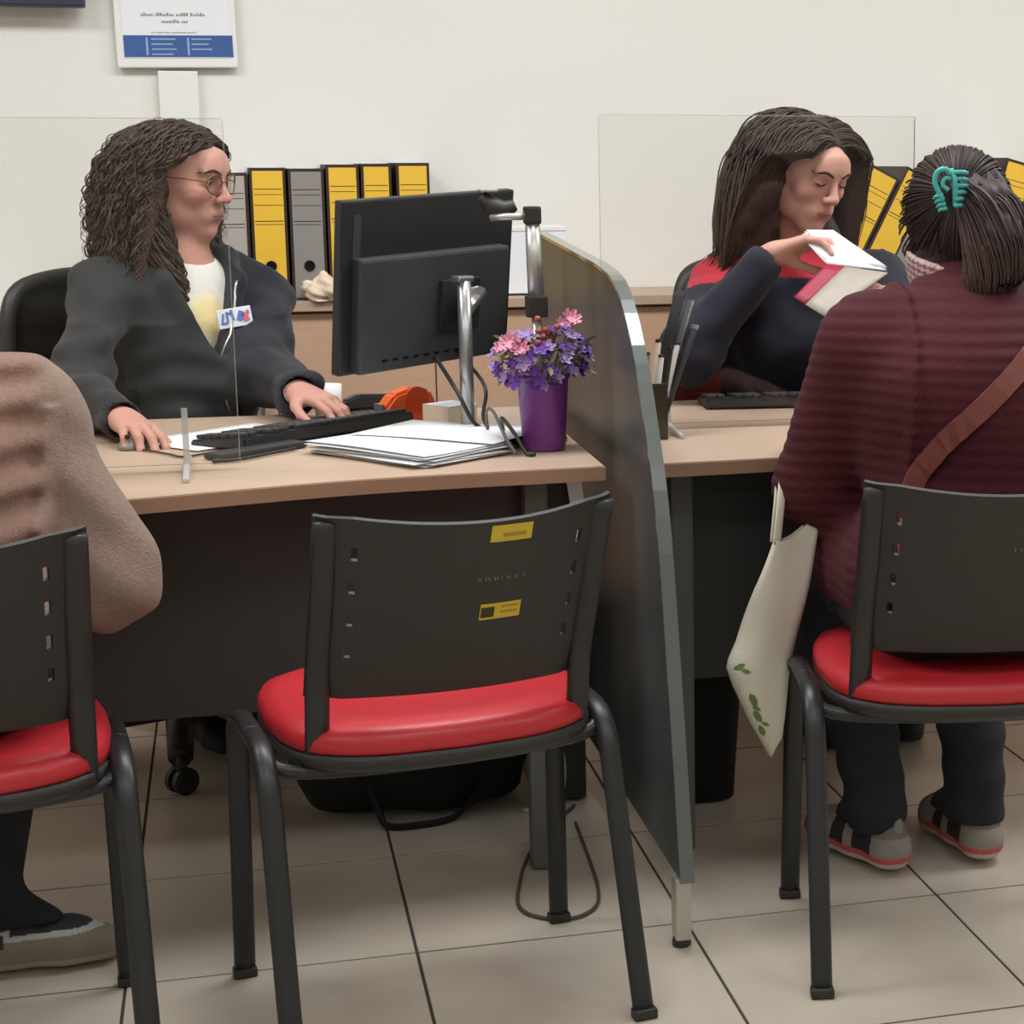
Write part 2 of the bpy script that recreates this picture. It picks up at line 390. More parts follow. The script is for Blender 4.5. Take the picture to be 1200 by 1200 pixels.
# ------------------------------------------------------------------ clear desk screens
def screen(x0, x1, y, z1, label, feet):
    r = tag(empty('acrylic_screen', ((x0 + x1) / 2, y, .741)), label, 'screen'); w = x1 - x0
    box('acrylic_sheet', (0, 0, (z1 - .741) / 2 + .006), (w, .004, z1 - .75), M_acr, r, bev=0)
    bm = bmesh.new(); hz = z1 - .75
    bx(bm, (w / 2 + .0008, 0, hz / 2 + .01), (.0016, .0044, hz)); bx(bm, (-w / 2 - .0008, 0, hz / 2 + .01), (.0016, .0044, hz)); bx(bm, (0, 0, hz + .0108), (w, .0044, .0016))
    fin(bm, 'polished_edge', M_acredge, r)
    for x in feet:
        prismo('foot', [(-.13, 0), (.13, 0), (.13, .006), (.012, .014), (.006, .105), (-.006, .105), (-.012, .014), (-.13, .006)], 'x', x - (x0 + x1) / 2 - .005, x - (x0 + x1) / 2 + .005, M_acrfoot, r, bev=.001)
    return r
screen(-.95, .0, 3.26, 1.318, 'clear acrylic screen standing on the left desk before the curly haired clerk', (-.085, -.75))
screen(.675, 1.300, 3.52, 1.335, 'clear acrylic screen standing on the right desk before the clerk with the booklet', (.80, 1.20))

# ------------------------------------------------------------------ visitor chairs
def bk(x, z):
    q = 1 - (x / .205) ** 2; t = (z - .5) / .3
    return -.055 - .135 * t - (.052 + .03 * t) * q
def make_chair():
    r = empty('visitor_chair')
    # seat pad: rounded cushion, bulging rear edge
    bm = bmesh.new(); nu, nv = 20, 14; Lr = []
    def out(u):  # outline half depth for superellipse
        return u
    ring = 40; levels = [(.96, 0), (1.0, .008), (1.0, .022), (.972, .033), (.88, .041), (.65, .046), (.3, .048)]
    prev = None
    def pt(a, s, z):
        c, sn = math.cos(a), math.sin(a); n = 2 / 4.2
        x = .238 * math.copysign(abs(c) ** n, c); y = .165 * math.copysign(abs(sn) ** n, sn)
        if y < 0: y -= .034 * (1 - (x / .238) ** 2)
        x *= 1 - .06 * (-y / .165 if y < 0 else 0)
        return (x * s + .008, .058 + y * s, .430 + z + (.016 * max(0, y / .165)))
    for s, z in levels:
        cur = [bm.verts.new(pt(2 * PI * k / ring, s, z)) for k in range(ring)]
        if prev: 
            for k in range(ring): bm.faces.new((prev[k], prev[(k + 1) % ring], cur[(k + 1) % ring], cur[k]))
        else: bm.faces.new(cur[::-1])
        prev = cur
    bm.faces.new(prev)
    fin(bm, 'seat', M_red, r, True)
    bm = bmesh.new(); prev = None
    for s, z in ((.80, -.028), (.93, -.024), (1.0, -.012), (1.005, .002)):
        cur = [bm.verts.new(pt(2 * PI * k / ring, s, z)) for k in range(ring)]
        if prev:
            for k in range(ring): bm.faces.new((prev[k], prev[(k + 1) % ring], cur[(k + 1) % ring], cur[k]))
        else: bm.faces.new(cur[::-1])
        prev = cur
    bm.faces.new(prev); fin(bm, 'seat_shell', M_black, r, True)
    # backrest shell with slots
    hx = (.150, .158); us = [-.205, -.19, -hx[1], -hx[0], -.13, -.11, -.09, -.07, -.05, -.03, -.01, .01, .03, .05, .07, .09, .11, .13, hx[0], hx[1], .19, .205]
    vs = [0, .06, .14, .24, .31, .42, .49, .60, .67, .78, .85, .91, .96, 1.0]; slots = (3, 5, 7, 9)
    bm = bmesh.new(); V = {}
    for i, x in enumerate(us):
        for j, v in enumerate(vs):
            q = 1 - (x / .205) ** 2
            zb = .512 + .004 * q; zt = .800 - .017 * q
            xx = x; 
            if v > .9 and abs(x) > .18: zt -= .004
            if v < .1 and abs(x) > .18: zb += .006
            z = zb + (zt - zb) * v; V[i, j] = bm.verts.new((xx + .010, bk(x, z), z))
    for i in range(len(us) - 1):
        for j in range(len(vs) - 1):
            if i in (2, 18) and j in slots: continue
            bm.faces.new((V[i, j], V[i + 1, j], V[i + 1, j + 1], V[i, j + 1]))
    bmesh.ops.recalc_face_normals(bm, faces=bm.faces)
    bmesh.ops.solidify(bm, geom=bm.faces[:], thickness=.006)
    fin(bm, 'backrest', M_black, r, False)
    for s in (-1, 1):
        x = s * .192 + .010
        P = cr([(x, .09, .405), (x, .01, .400), (x, -.045, .408), (x, -.068, .47), (x, -.085, .55), (x, -.135, .66), (x, -.190, .785)], 5)
        rr = [.017] * len(P)
        tubeo('upright', [p + np.array((0, -.012, 0)) for p in P], .0175, M_tube, r, 12, (1, 0, 0), .0095)
        # inverted U side frame, split into its two legs
        xf = s * .252
        F = cr([(s * .257, .198, .0), (s * .254, .192, .20), (xf, .186, .36), (xf, .176, .412), (xf, .140, .436), (xf, .07, .438), (xf, .04, .438)], 5)
        R_ = cr([(s * .256, -.200, .0), (s * .254, -.145, .17), (xf, -.090, .345), (xf, -.068, .402), (xf, -.030, .432), (xf, .02, .438), (xf, .041, .438)], 5)
        for q, P in (('front', F), ('rear', R_)):
            l = tubeo('leg', P, .0165, M_tube, r, 12, (1, 0, 0), .0105)
            e = P[0]; box('foot_cap', (e[0], e[1], .008), (.036, .024, .016), M_black, l, bev=.004)
    for y in (-.055, .15): tubeo('cross_bar', cr([(-.252, y + .02, .425), (-.22, y, .405), (-.1, y - .012 * (y < 0), .398), (.1, y - .012 * (y < 0), .398), (.22, y, .405), (.252, y + .02, .425)], 4), .011, M_tube, r, 8)
    return r
def place(o, x, y, yaw): o.location = (x, y, 0); o.rotation_euler = (0, 0, math.radians(yaw))
chA = make_chair(); chB = copy_tree(chA); chC = copy_tree(chA)
place(chA, .253, 2.713, 9); place(chB, -.433, 2.657, 7.3); place(chC, 1.098, 2.705, -9.6)
tag(chA, 'empty red seated visitor chair in the middle, two yellow stickers on its black back', 'chair')
tag(chB, 'red seated visitor chair at the left edge under the person in the brown sweater', 'chair')
tag(chC, 'red seated visitor chair under the person in the maroon coat', 'chair')
def on_back(x, z, off=.0075):
    return Vector((x + .010, bk(x, z) - off, z))
def sticker(ch, x, z, w, h, m, name, dy=0):
    n = 6; bm = bmesh.new(); A = []
    for k in range(n + 1):
        xx = x - w / 2 + w * k / n
        A.append([bm.verts.new(on_back(xx, z - h / 2, .0080 + dy)), bm.verts.new(on_back(xx, z + h / 2, .0080 + dy)), bm.verts.new(on_back(xx, z + h / 2, .0058 + dy)), bm.verts.new(on_back(xx, z - h / 2, .0058 + dy))])
    for k in range(n):
        for q in range(4): bm.faces.new((A[k][q], A[k][(q + 1) % 4], A[k + 1][(q + 1) % 4], A[k + 1][q]))
    bm.faces.new(A[0]); bm.faces.new(A[-1][::-1])
    return fin(bm, name, m, ch)
M_stick = mat('yellow_sticker', (206, 178, 52), .6, vary=.06, vscale=40)
M_ink = mat('dark_ink', (58, 50, 28), .7)
M_tan = mat('tan_ink', (168, 136, 44), .7)
M_emb = mat('worn_lettering', (112, 108, 102), .6)
for z, x in ((.762, .045), (.640, .045)):
    s = sticker(chA, x, z, .060, .025, M_stick, 'sticker')
    if z < .7: 
        sticker(chA, x - .019, z - .001, .019, .016, M_ink, 'printed_mark', .0008).parent = s
        sticker(chA, x + .013, z + .006, .026, .0035, M_tan, 'printed_line', .0008).parent = s; sticker(chA, x + .013, z - .003, .026, .0035, M_tan, 'printed_line', .0008).parent = s
    else:
        sticker(chA, x + .004, z - .003, .034, .005, M_tan, 'printed_line', .0008).parent = s
def lettering(ch, x0, z, h, seed, n, gap, m):
    q = random.Random(seed); bm = bmesh.new(); x = x0
    for k in range(n):
        w = h * q.choice((.5, .7, .9))
        for (dx, dz, ww, hh) in ((0, 0, .22 * w, h), (w * .75, 0, .22 * w, h * q.choice((.6, 1))), (w * .37, h * .3 * q.choice((-1, 1, 0)), .6 * w, h * .2)):
            if q.random() < .3: continue
            p = on_back(x + dx, z + dz, .0072); bx(bm, p, (ww, .0012, hh))
        x += w + gap * q.choice((.6, 1, 1.8))
    o = fin(bm, 'maker_lettering', m, ch); o['kind'] = 'stuff'; return o
lettering(chA, .006, .694, .008, 4, 8, .0045, M_emb)
lettering(chC, .008, .694, .008, 9, 8, .0045, M_emb)

# ------------------------------------------------------------------ office chairs
def office_chair(x, y, yaw, arm0, label, mesh_m):
    r = tag(empty('office_chair', (x, y, 0), yaw), label, 'chair')
    latheo('gas_lift', [(.028, .10), (.028, .26), (.018, .26), (.018, .40)], M_black, r, (0, 0, 0), 18)
    b = latheo('star_base', [(.045, .075), (.05, .09), (.045, .115), (.03, .12)], M_black, r, (0, 0, 0), 20)
    for k in range(5):
        a = 2 * PI * k / 5 + arm0; c, s = math.cos(a), math.sin(a)
        tubeo('base_arm', [(c * .03, s * .03, .10), (c * .16, s * .16, .095), (c * .32, s * .32, .080)], [.034, .030, .026], M_black, b, 10)
        ca = empty('caster', (c * .318, s * .318, 0), a + .6, r)
        for q in (-1, 1):
            bm = bmesh.new(); lathe(bm, [(.020, -.008), (.028, -.006), (.028, .006), (.020, .008)], seg=20)
            bmesh.ops.rotate(bm, verts=bm.verts, matrix=Matrix.Rotation(PI / 2, 3, 'Y')); bmesh.ops.translate(bm, verts=bm.verts, vec=(q * .013, 0, .0285)); fin(bm, 'wheel', M_black, ca, False)
        tubeo('caster_hood', [(0, .0, .028), (0, .0, .062), (0, 0, .082)], [.012, .012, .009], M_black, ca, 10)
    bm = bmesh.new(); bx(bm, (0, 0, .445), (.48, .46, .075), bev=.03); fin(bm, 'seat', mesh_m, r, True)
    box('mechanism', (0, -.02, .395), (.18, .22, .045), M_black, r, bev=.01)
    # back: frame ring, mesh, spine
    P = []; cx, cy = 0, -.25
    ring = [(-.20, .60), (-.225, .70), (-.232, .82), (-.225, .93), (-.19, .985), (-.10, 1.005), (0, 1.008), (.10, 1.005), (.19, .985), (.225, .93), (.232, .82), (.225, .70), (.20, .60), (.10, .575), (0, .57), (-.10, .575), (-.20, .60)]
    def bp(x, z): return (x, -.30 - .04 * (z - .6) + .10 * (x / .23) ** 2 - .03 * math.sin((z - .55) * 6), z)
    tubeo('back_frame', cr([bp(*p) for p in ring], 4), .017, M_black, r, 10)
    bm = bmesh.new(); n = 10; V = {}
    for i in range(n + 1):
        for j in range(n + 1):
            xx = -.215 + .43 * i / n; zz = .59 + .40 * j / n
            k = 1 - .10 * (abs(2 * j / n - 1)) ** 4; V[i, j] = bm.verts.new(bp(xx * k, zz))
    for i in range(n):
        for j in range(n): bm.faces.new((V[i, j], V[i + 1, j], V[i + 1, j + 1], V[i, j + 1]))
    bmesh.ops.solidify(bm, geom=bm.faces[:], thickness=.008); fin(bm, 'back_mesh', mesh_m, r, True)
    tubeo('back_spine', cr([(0, -.05, .40), (0, -.25, .41), (0, -.345, .50), (0, -.345, .70)], 4), [.022] * 13, M_black, r, 10)
    return r
M_mesh = mat('chair_mesh', (48, 50, 50), .85, bump=.5, scale=300)
M_redup = mat('red_upholstery', (146, 44, 44), .85, bump=.3, scale=250, vary=.08, vscale=20)
office_chair(-.150, 4.115, math.radians(180 + 24), PI / 2 - math.radians(24) + .02, 'black mesh back office chair of the curly haired clerk', M_mesh)
office_chair(1.30, 4.24, math.radians(180 + 8), .18, 'office chair of the clerk reading the booklet, mostly hidden behind the right desk', M_redup)

# ------------------------------------------------------------------ monitor on its post
r = tag(empty('desktop_monitor', (.405, 3.545, .741), 0), 'black desktop monitor seen from behind on the left desk', 'monitor')
A = Vector((.184, 3.500, 0)); B = Vector((.530, 3.760, 0)); ux = (B - A).normalized(); nx = Vector((ux.y, -ux.x, 0)); mid = (A + B) / 2
Rm = Matrix((ux, -nx, Vector((0, 0, 1)))).transposed()   # local x along the panel, local -y to the viewer
Rm = Rm @ Matrix.Rotation(math.radians(-2.2), 3, 'Y') @ Matrix.Rotation(math.radians(8), 3, 'X')
O = Vector((.405, 3.545, .741)); wd = (B - A).length
def mp(p): return mid + Vector((0, 0, 1.031)) + Rm @ Vector(p) - O
def mbox(name, c, s, m, par, bev=.003): return box(name, mp(c), s, m, par, R=Rm, bev=bev)
hs = mbox('housing', (0, 0, 0), (wd, .022, .322), M_mon, r, .004)
mbox('screen_glass', (0, .0115, .004), (wd - .016, .002, .300), M_screen, hs, 0)
lo = mbox('rear_bulge', (-.002, -.022, -.050), (wd - .056, .030, .214), M_mon2, r, .006)
bm = bmesh.new()
for k in range(9): bx(bm, mp((-.13 + .0065 * k * 4, -.0378, -.135)), (.012, .002, .004), R=Rm)
fin(bm, 'vent_slot', M_screen, lo)['kind'] = 'stuff'
mbox('mount_plate', (.05, -.041, -.045), (.10, .012, .10), M_mon, r, .003)
mbox('side_label', (-wd / 2 + .035, -.0115, .085), (.018, .0012, .10), M_mon2, hs, .0004)
tubeo('column', [(.012, -.02, 0), (.012, -.02, .15), (.012, -.02, .292)], .013, M_silver, r, 16)
box('column_cap', (.010, -.02, .296), (.036, .026, .012), M_silver, r, rz=.5, bev=.004)
tubeo('arm', [(.012, -.02, .235), tuple(mp((.075, -.07, -.02))), tuple(mp((.05, -.047, -.03)))], [.014, .013, .016], M_silver, r, 12)
latheo('base', [(.085, 0), (.09, .003), (.088, .010), (.05, .014), (.02, .016)], M_silver, r, (.012, -.02, 0), 28)
tubeo('cable', cr([tuple(mp((.0, -.03, -.14))), (-.01, -.05, .09), (.02, -.06, .03), (.07, -.03, .006), (.10, .05, .006)], 6), .004, M_black, r, 8)
tubeo('cable', cr([tuple(mp((.06, -.03, -.14))), (.04, -.06, .10), (.035, -.07, .04), (.06, -.10, .006), (.10, -.12, .006)], 6), .0035, M_black, r, 8)
# second monitor at the right edge
r = tag(empty('desktop_monitor', (1.895, 3.76, .741), math.radians(-28)), 'black monitor at the far right edge on the right desk', 'monitor')
box('housing', (0, 0, .27), (.50, .024, .31), M_mon, r, bev=.004); box('screen_glass', (0, .013, .275), (.484, .002, .285), M_screen, r)
box('rear_bulge', (0, -.022, .24), (.36, .03, .2), M_mon2, r, bev=.006); tubeo('column', [(0, -.05, .004), (0, -.05, .12), (0, -.04, .22)], .017, M_black, r, 12)
box('base', (0, -.03, .006), (.22, .17, .012), M_black, r, bev=.005)

# ------------------------------------------------------------------ camera on the silver pole
r = tag(empty('document_camera', (.538, 3.44, .741)), 'silver pole with black joints and a small black camera head, behind the flowers', 'camera')
latheo('base', [(.05, 0), (.052, .004), (.046, .02), (.02, .026)], M_black, r, (0, 0, 0), 24)
tubeo('lower_pole', [(0, 0, .02), (0, 0, .12), (0, 0, .235)], .009, M_alu, r, 12)
box('lower_joint', (0, 0, .249), (.038, .036, .040), M_black, r, bev=.004)
tubeo('upper_pole', [(0, 0, .265), (-.002, 0, .33), (-.004, 0, .40)], [.015, .0145, .0135], M_alu, r, 16)
box('upper_joint', (-.004, 0, .414), (.030, .030, .032), M_black, r, bev=.004)
tubeo('arm', [(-.012, 0, .412), (-.05, .015, .411), (-.075, .03, .409)], .0065, M_alu, r, 10)
hd = tubeo('camera_head', cr([(-.030, .03, .432), (-.05, .034, .424), (-.072, .038, .431), (-.088, .045, .448)], 4), [.010, .012, .0135, .015, .016, .0165, .017, .0165, .016, .015, .014, .012, .010], M_black, r, 12)
box('head_plate', (-.078, .04, .458), (.034, .03, .006), M_silver, hd, bev=.002); tubeo('head_link', [(-.06, .034, .41), (-.06, .036, .42), (-.06, .037, .43)], .006, M_black, hd, 8)

# ------------------------------------------------------------------ flower pot
r = tag(empty('potted_flowers', (.530, 3.335, .741)), 'purple pot of purple and pink artificial flowers at the desk end', 'plant')
latheo('pot', [(.036, 0), (.038, .002), (.046, .128), (.049, .130), (.049, .138), (.043, .138), (.041, .12), (.005, .118)], M_purple, r, (0, 0, 0), 32)
latheo('moss', [(.041, .112), (.036, .124), (.015, .130)], M_soil, r, (0, 0, 0), 20)
def flower_mesh(name, m, n, rad, cup):
    bm = bmesh.new()
    for layer in range(2):
        for k in range(n):
            a = 2 * PI * k / n + layer * PI / n; rr = rad * (1 - .35 * layer); t = bmesh.new()
            P = [(0, 0, .001 + .003 * layer), (rr * .45, -rr * .32, rr * cup * .4), (rr * .95, -rr * .2, rr * cup), (rr, 0, rr * cup * .85), (rr * .95, rr * .2, rr * cup), (rr * .45, rr * .32, rr * cup * .4)]
            V = [t.verts.new(p) for p in P]; c = t.verts.new((rr * .55, 0, rr * cup * .25 + .002 * layer))
            for q in range(6): t.faces.new((V[q], V[(q + 1) % 6], c))
            t.transform(Matrix.Rotation(a, 4, 'Z')); merge(bm, t)
    t = bmesh.new(); bmesh.ops.create_icosphere(t, subdivisions=1, radius=rad * .2); merge(bm, t)
    bmesh.ops.recalc_face_normals(bm, faces=bm.faces)
    me = bpy.data.meshes.new(name); bm.to_mesh(me); bm.free(); me.materials.append(m); return me
FM = [flower_mesh('flower', M_petal, 5, .015, .35), flower_mesh('flower', M_petal2, 5, .013, .45), flower_mesh('flower', M_petal3, 7, .021, .7), flower_mesh('flower', M_petal, 6, .011, .3)]
lb = bmesh.new()
prnd = random.Random(11)
for k in range(120):
    a = prnd.uniform(0, 2 * PI); el = prnd.uniform(-.75, 1.0); R_ = prnd.uniform(.85, 1.05)
    p = Vector((math.cos(a) * math.cos(el) * .084 * R_ - .004, math.sin(a) * math.cos(el) * .062 * R_, .158 + math.sin(el) * .058 * R_ + .012 * (math.cos(a) > .3)))
    me = FM[prnd.choice((0, 0, 0, 1, 1, 3, 3))]
    if p.z > .185 and prnd.random() < .35: me = FM[1]
    o = link('flower', me, parent=r); o.location = p
    d = Vector((p.x, p.y, (p.z - .13) * 1.1 + .01)).normalized() + Vector((0, -.35, .15)); o.rotation_euler = d.to_track_quat('Z', 'Y').to_euler(); s = prnd.uniform(.8, 1.2); o.scale = (s, s, s)
    if k % 3 == 0: tube(lb, cr([(p.x * .2, p.y * .2, .12), (p.x * .6, p.y * .6, (.12 + p.z) / 2 + .01), tuple(p)], 3), .0013, 4)
for (x, y, z, s) in ((-.060, -.035, .192, 1), (-.046, -.05, .183, .85), (.048, -.02, .232, .9), (.036, -.01, .222, .7), (-.074, -.02, .185, .7)):
    o = link('flower', FM[2], parent=r); o.location = (x, y, z); o.scale = (s, s, s); o.rotation_euler = Vector((x * 4, -.5, .5)).to_track_quat('Z', 'Y').to_euler()
fin(lb, 'stems', M_leaf, r)['kind'] = 'stuff'
bm = bmesh.new()
for k in range(10): lathe(bm, [(.004, 0), (.007, .004), (.004, .010)], (prnd.uniform(-.03, .03), prnd.uniform(-.05, -.01), prnd.uniform(.19, .235)), 8)
fin(bm, 'berries', mat('rust_berry', (150, 70, 60), .5), r, True)['kind'] = 'stuff'
for k in range(46):
    a = prnd.uniform(0, 2 * PI); q = prnd.uniform(.4, 1); el = prnd.uniform(-.5, .9)
    p = Vector((math.cos(a) * .074 * q, math.sin(a) * .058 * q, .155 + math.sin(el) * .052))
    if k == 0:
        bm = bmesh.new(); P = [(0, 0, 0), (.006, .010, .002), (.005, .022, .003), (0, .032, .001), (-.005, .022, .003), (-.006, .010, .002)]; V = [bm.verts.new(v) for v in P]; c = bm.verts.new((0, .016, -.001))
        for i in range(6): bm.faces.new((V[i], V[(i + 1) % 6], c))
        leaf_me = bpy.data.meshes.new('leaf'); bm.to_mesh(leaf_me); bm.free(); leaf_me.materials.append(M_leaf)
    o = link('leaf', leaf_me, parent=r); o.location = p; o.rotation_euler = (prnd.uniform(-.6, .8), prnd.uniform(-.6, .6), a - PI / 2); s = prnd.uniform(.8, 1.3); o.scale = (s, s, s)

# ------------------------------------------------------------------ papers, keyboards, mouse and small desk things
def A4(cx, cy, z, ang, name, label, group=None, seed=0, wob=.0012, m=None):
    u = Vector((math.cos(ang), math.sin(ang), 0)) * .1485; v = Vector((-math.sin(ang), math.cos(ang), 0)) * .105; c = Vector((cx, cy, z))
    return tag(sheet(name, [c - u - v, c + u - v, c + u + v, c - u + v], m or M_paper, seed=seed, wob=wob, th=.0008), label, 'paper', group)
for k in range(6):
    A4(.292 + .006 * math.sin(k * 2.1), 3.348 + .006 * math.cos(k * 1.7), .7425 + k * .0032, math.radians(-52 + 5 * math.sin(k * 2.6)), 'paper_sheet', 'white paper sheet under the top one of the stack before the monitor', 'lower sheets of the paper stack', seed=k)
A4(.288, 3.350, .7625, math.radians(-51), 'paper_sheet', 'topmost white sheet of the stack, curling slightly before the black keyboard', seed=31, wob=.003, m=M_paper2)
A4(.375, 3.43, .7665, math.radians(-38), 'paper_sheet', 'white sheet lying skewed on the far side of the stack, by the monitor post', seed=17, wob=.0015)
A4(-.02, 3.64, .7425, math.radians(38), 'paper_sheet', 'white sheet lying under the left end of the keyboard', seed=5)
def keyboard(x, y, z, ang, label, w=.43, d=.145, tilt=.05):
    r = tag(empty('keyboard', (x, y, z), ang), label, 'keyboard'); r.rotation_euler = (tilt, 0, ang)
    bm = bmesh.new(); prism(bm, [(-d / 2, 0), (d / 2, .0), (d / 2, .020), (-d / 2, .012)], 'x', -w / 2, w / 2, bev=.003); fin(bm, 'case', M_keys, r)
    bm = bmesh.new(); bx(bm, (0, 0, 0), (.0155, .0155, .007), bev=.0015); me = bpy.data.meshes.new('key'); bm.to_mesh(me); bm.free(); me.materials.append(M_keycap)
    for j in range(6):
        for i in range(22):
            if i in (15, 19) or (j == 0 and i in (4, 5, 6, 7, 8)): continue
            o = link('key', me, parent=r); yy = -d / 2 + .018 + j * .0215; o.location = (-w / 2 + .014 + i * (w - .028) / 21, yy, .0135 + (yy + d / 2) / d * .008 + .003)
    o = box('space_bar', (-w / 2 + .014 + 6 * (w - .028) / 21, -d / 2 + .018, .0175), (.094, .0155, .007), M_keycap, r, bev=.0015)
    return r
keyboard(.125, 3.625, .7445, math.radians(41 + 180), 'black keyboard under the hand of the curly haired clerk')
keyboard(1.165, 3.83, .7415, math.radians(174), 'black keyboard on the right desk beside the maroon sleeve', tilt=.04)
r = tag(empty('computer_mouse', (-.180, 3.560, .741), math.radians(160)), 'grey computer mouse under the right hand of the curly haired clerk', 'mouse')
bm = bmesh.new(); bmesh.ops.create_uvsphere(bm, u_segments=20, v_segments=12, radius=1)
for v in bm.verts: v.co = Vector((v.co.x * .028, v.co.y * .048, max(v.co.z, -.05) * (.028 - .008 * v.co.y)))
fin(bm, 'body', mat('mouse_grey', (120, 116, 108), .4), r, True); box('scroll_wheel', (0, .034, .024), (.006, .014, .008), M_black, r, bev=.002)
tag(tubeo('mouse_cable', cr([(-.165, 3.505, .7435), (-.12, 3.44, .7435), (-.09, 3.40, .7435), (-.02, 3.46, .7435), (.05, 3.44, .7435), (.10, 3.47, .7435)], 6), .002, M_black, None, 6), 'thin black mouse cable on the beech desk top', 'cable')
r = tag(empty('wrist_rest', (.030, 3.424, .741), math.radians(40)), 'dark flat pad with a loose cable in front of the keyboard, left of the stack', 'pad')
box('pad', (0, 0, .006), (.20, .045, .012), M_keys, r, bev=.005); tubeo('loose_cable', cr([(-.09, -.018, .004), (-.12, -.03, .004), (-.08, -.05, .004), (0, -.04, .004), (.06, -.035, .004)], 5), .003, M_black, r, 8)
r = tag(empty('tape_dispenser', (.325, 3.775, .741), math.radians(25)), 'orange tape dispenser on the desk under the monitor', 'dispenser')
prismo('body', [(-.055, 0), (.055, 0), (.06, .03), (.045, .062), (.01, .07), (-.035, .058), (-.06, .03)], 'y', -.022, .022, M_orange, r, bev=.006)
bm = bmesh.new(); lathe(bm, [(.012, -.010), (.026, -.010), (.026, .010), (.012, .010)], seg=20); bmesh.ops.rotate(bm, verts=bm.verts, matrix=Matrix.Rotation(PI / 2, 3, 'X')); bmesh.ops.translate(bm, verts=bm.verts, vec=(.012, -.014, .045)); fin(bm, 'tape_roll', mat('tape_orange', (196, 70, 30), .4), r)
box('cutter', (-.06, 0, .034), (.008, .03, .012), M_silver, r, bev=.001)
r = tag(empty('note_block', (.402, 3.69, .741), .6), 'cream note block beside the orange tape dispenser', 'notepad')
box('page_block', (0, 0, .021), (.075, .075, .04), M_cream, r, bev=.001); box('top_page', (.002, .001, .0425), (.076, .075, .0014), M_paper, r, rz=.05, bev=.0003)
r = tag(empty('stapler', (.262, 3.848, .741), math.radians(20)), 'grey stapler at the fingertips of the keyboard hand', 'stapler')
box('base', (0, 0, .006), (.12, .03, .012), M_silver, r, bev=.003); prismo('upper_arm', [(-.06, .02), (.055, .02), (.06, .03), (.05, .045), (-.03, .05), (-.06, .04)], 'y', -.013, .013, M_mon2, r, bev=.004)
box('magazine', (0, 0, .016), (.11, .018, .01), M_black, r, bev=.001)
r = tag(empty('white_cup', (.178, 3.885, .741)), 'small white cup at the left edge of the monitor', 'cup')
latheo('cup_body', [(.022, 0), (.025, .003), (.029, .066), (.027, .066), (.023, .008), (.0, .007)], M_white, r); tubeo('handle', cr([(-.027, 0, .054), (-.044, 0, .052), (-.045, 0, .03), (-.026, 0, .02)], 5), .0045, M_white, r, 8)
tag(tubeo('desk_cable', cr([(.475, 3.44, .745), (.465, 3.40, .775), (.455, 3.33, .80), (.472, 3.29, .775), (.487, 3.262, .745), (.50, 3.25, .745)], 8), .0035, M_black, None, 8), 'dark cable looping down beside the purple pot, nearest the pot', 'cable')
tag(tubeo('desk_cable', cr([(.445, 3.44, .745), (.437, 3.41, .80), (.440, 3.34, .812), (.455, 3.29, .77), (.468, 3.262, .745)], 8), .003, mat('grey_cable', (96, 90, 84), .6), None, 8), 'grey cable looping down over the paper stack beside the pot', 'cable')
# pen holder with rulers
r = tag(empty('pen_holder', (.745, 3.418, .741)), 'smoked olive pen holder on the right desk against the divider', 'holder')
bm = bmesh.new()
for cx, cy, sx, sy in ((0, -.026, .052, .003), (0, .026, .052, .003), (-.026, 0, .003, .052), (.026, 0, .003, .052)): bx(bm, (cx, cy, .052), (sx, sy, .10), bev=.0008)
fin(bm, 'wall_panel', M_olive, r); box('base_plate', (0, 0, .002), (.055, .055, .004), M_olive, r, bev=.001); box('rim', (0, -.0285, .102), (.056, .003, .006), M_black, r, bev=.001)
def stick(name, x, y, x2, y2, L, w, t, m, label, cat, capm=None, grp=None):
    a = Vector((.745 + x, 3.418 + y, .747)); b = Vector((.745 + x2, 3.418 + y2, .747 + L)); rr = tag(empty(name, a), label, cat, grp); d = (b - a)
    Rq = d.to_track_quat('Z', 'Y').to_matrix(); box('shaft', d / 2, (w, t, d.length), m, rr, R=Rq, bev=min(w, t) * .3)
    box('tip', d * .985, (w * 1.02, t * 1.2, d.length * .04), capm or m, rr, R=Rq, bev=min(w, t) * .2)
stick('ruler', -.008, .015, .074, .065, .262, .026, .003, M_black, 'long black ruler leaning in the pen holder', 'ruler', M_mon2)
stick('ruler', .006, .008, .090, .045, .245, .016, .003, M_silver, 'thin silver ruler leaning right in the pen holder', 'ruler', M_silver)
stick('ruler', .012, .0, .094, .03, .20, .022, .004, M_mon2, 'dark grey ruler in front in the pen holder', 'ruler', M_silver)
for k, (x, y, x2, y2, L, m) in enumerate(((-.012, -.012, -.006, -.004, .155, M_silver), (.0, -.014, .020, -.01, .150, M_white), (.012, -.01, .040, .0, .165, M_black), (-.004, .004, .024, .03, .175, M_cream), (.016, .012, .058, .02, .17, M_white))):
    stick('pen', x, y, x2, y2, L, .009, .009, m, ('silver pen at the left front of the pen holder', 'upright white pen at the front of the pen holder', 'black pen at the right front of the pen holder', 'cream pencil at the back of the pen holder', 'white pen leaning out to the right of the pen holder')[k], 'pen', M_black, 'pens in the pen holder')

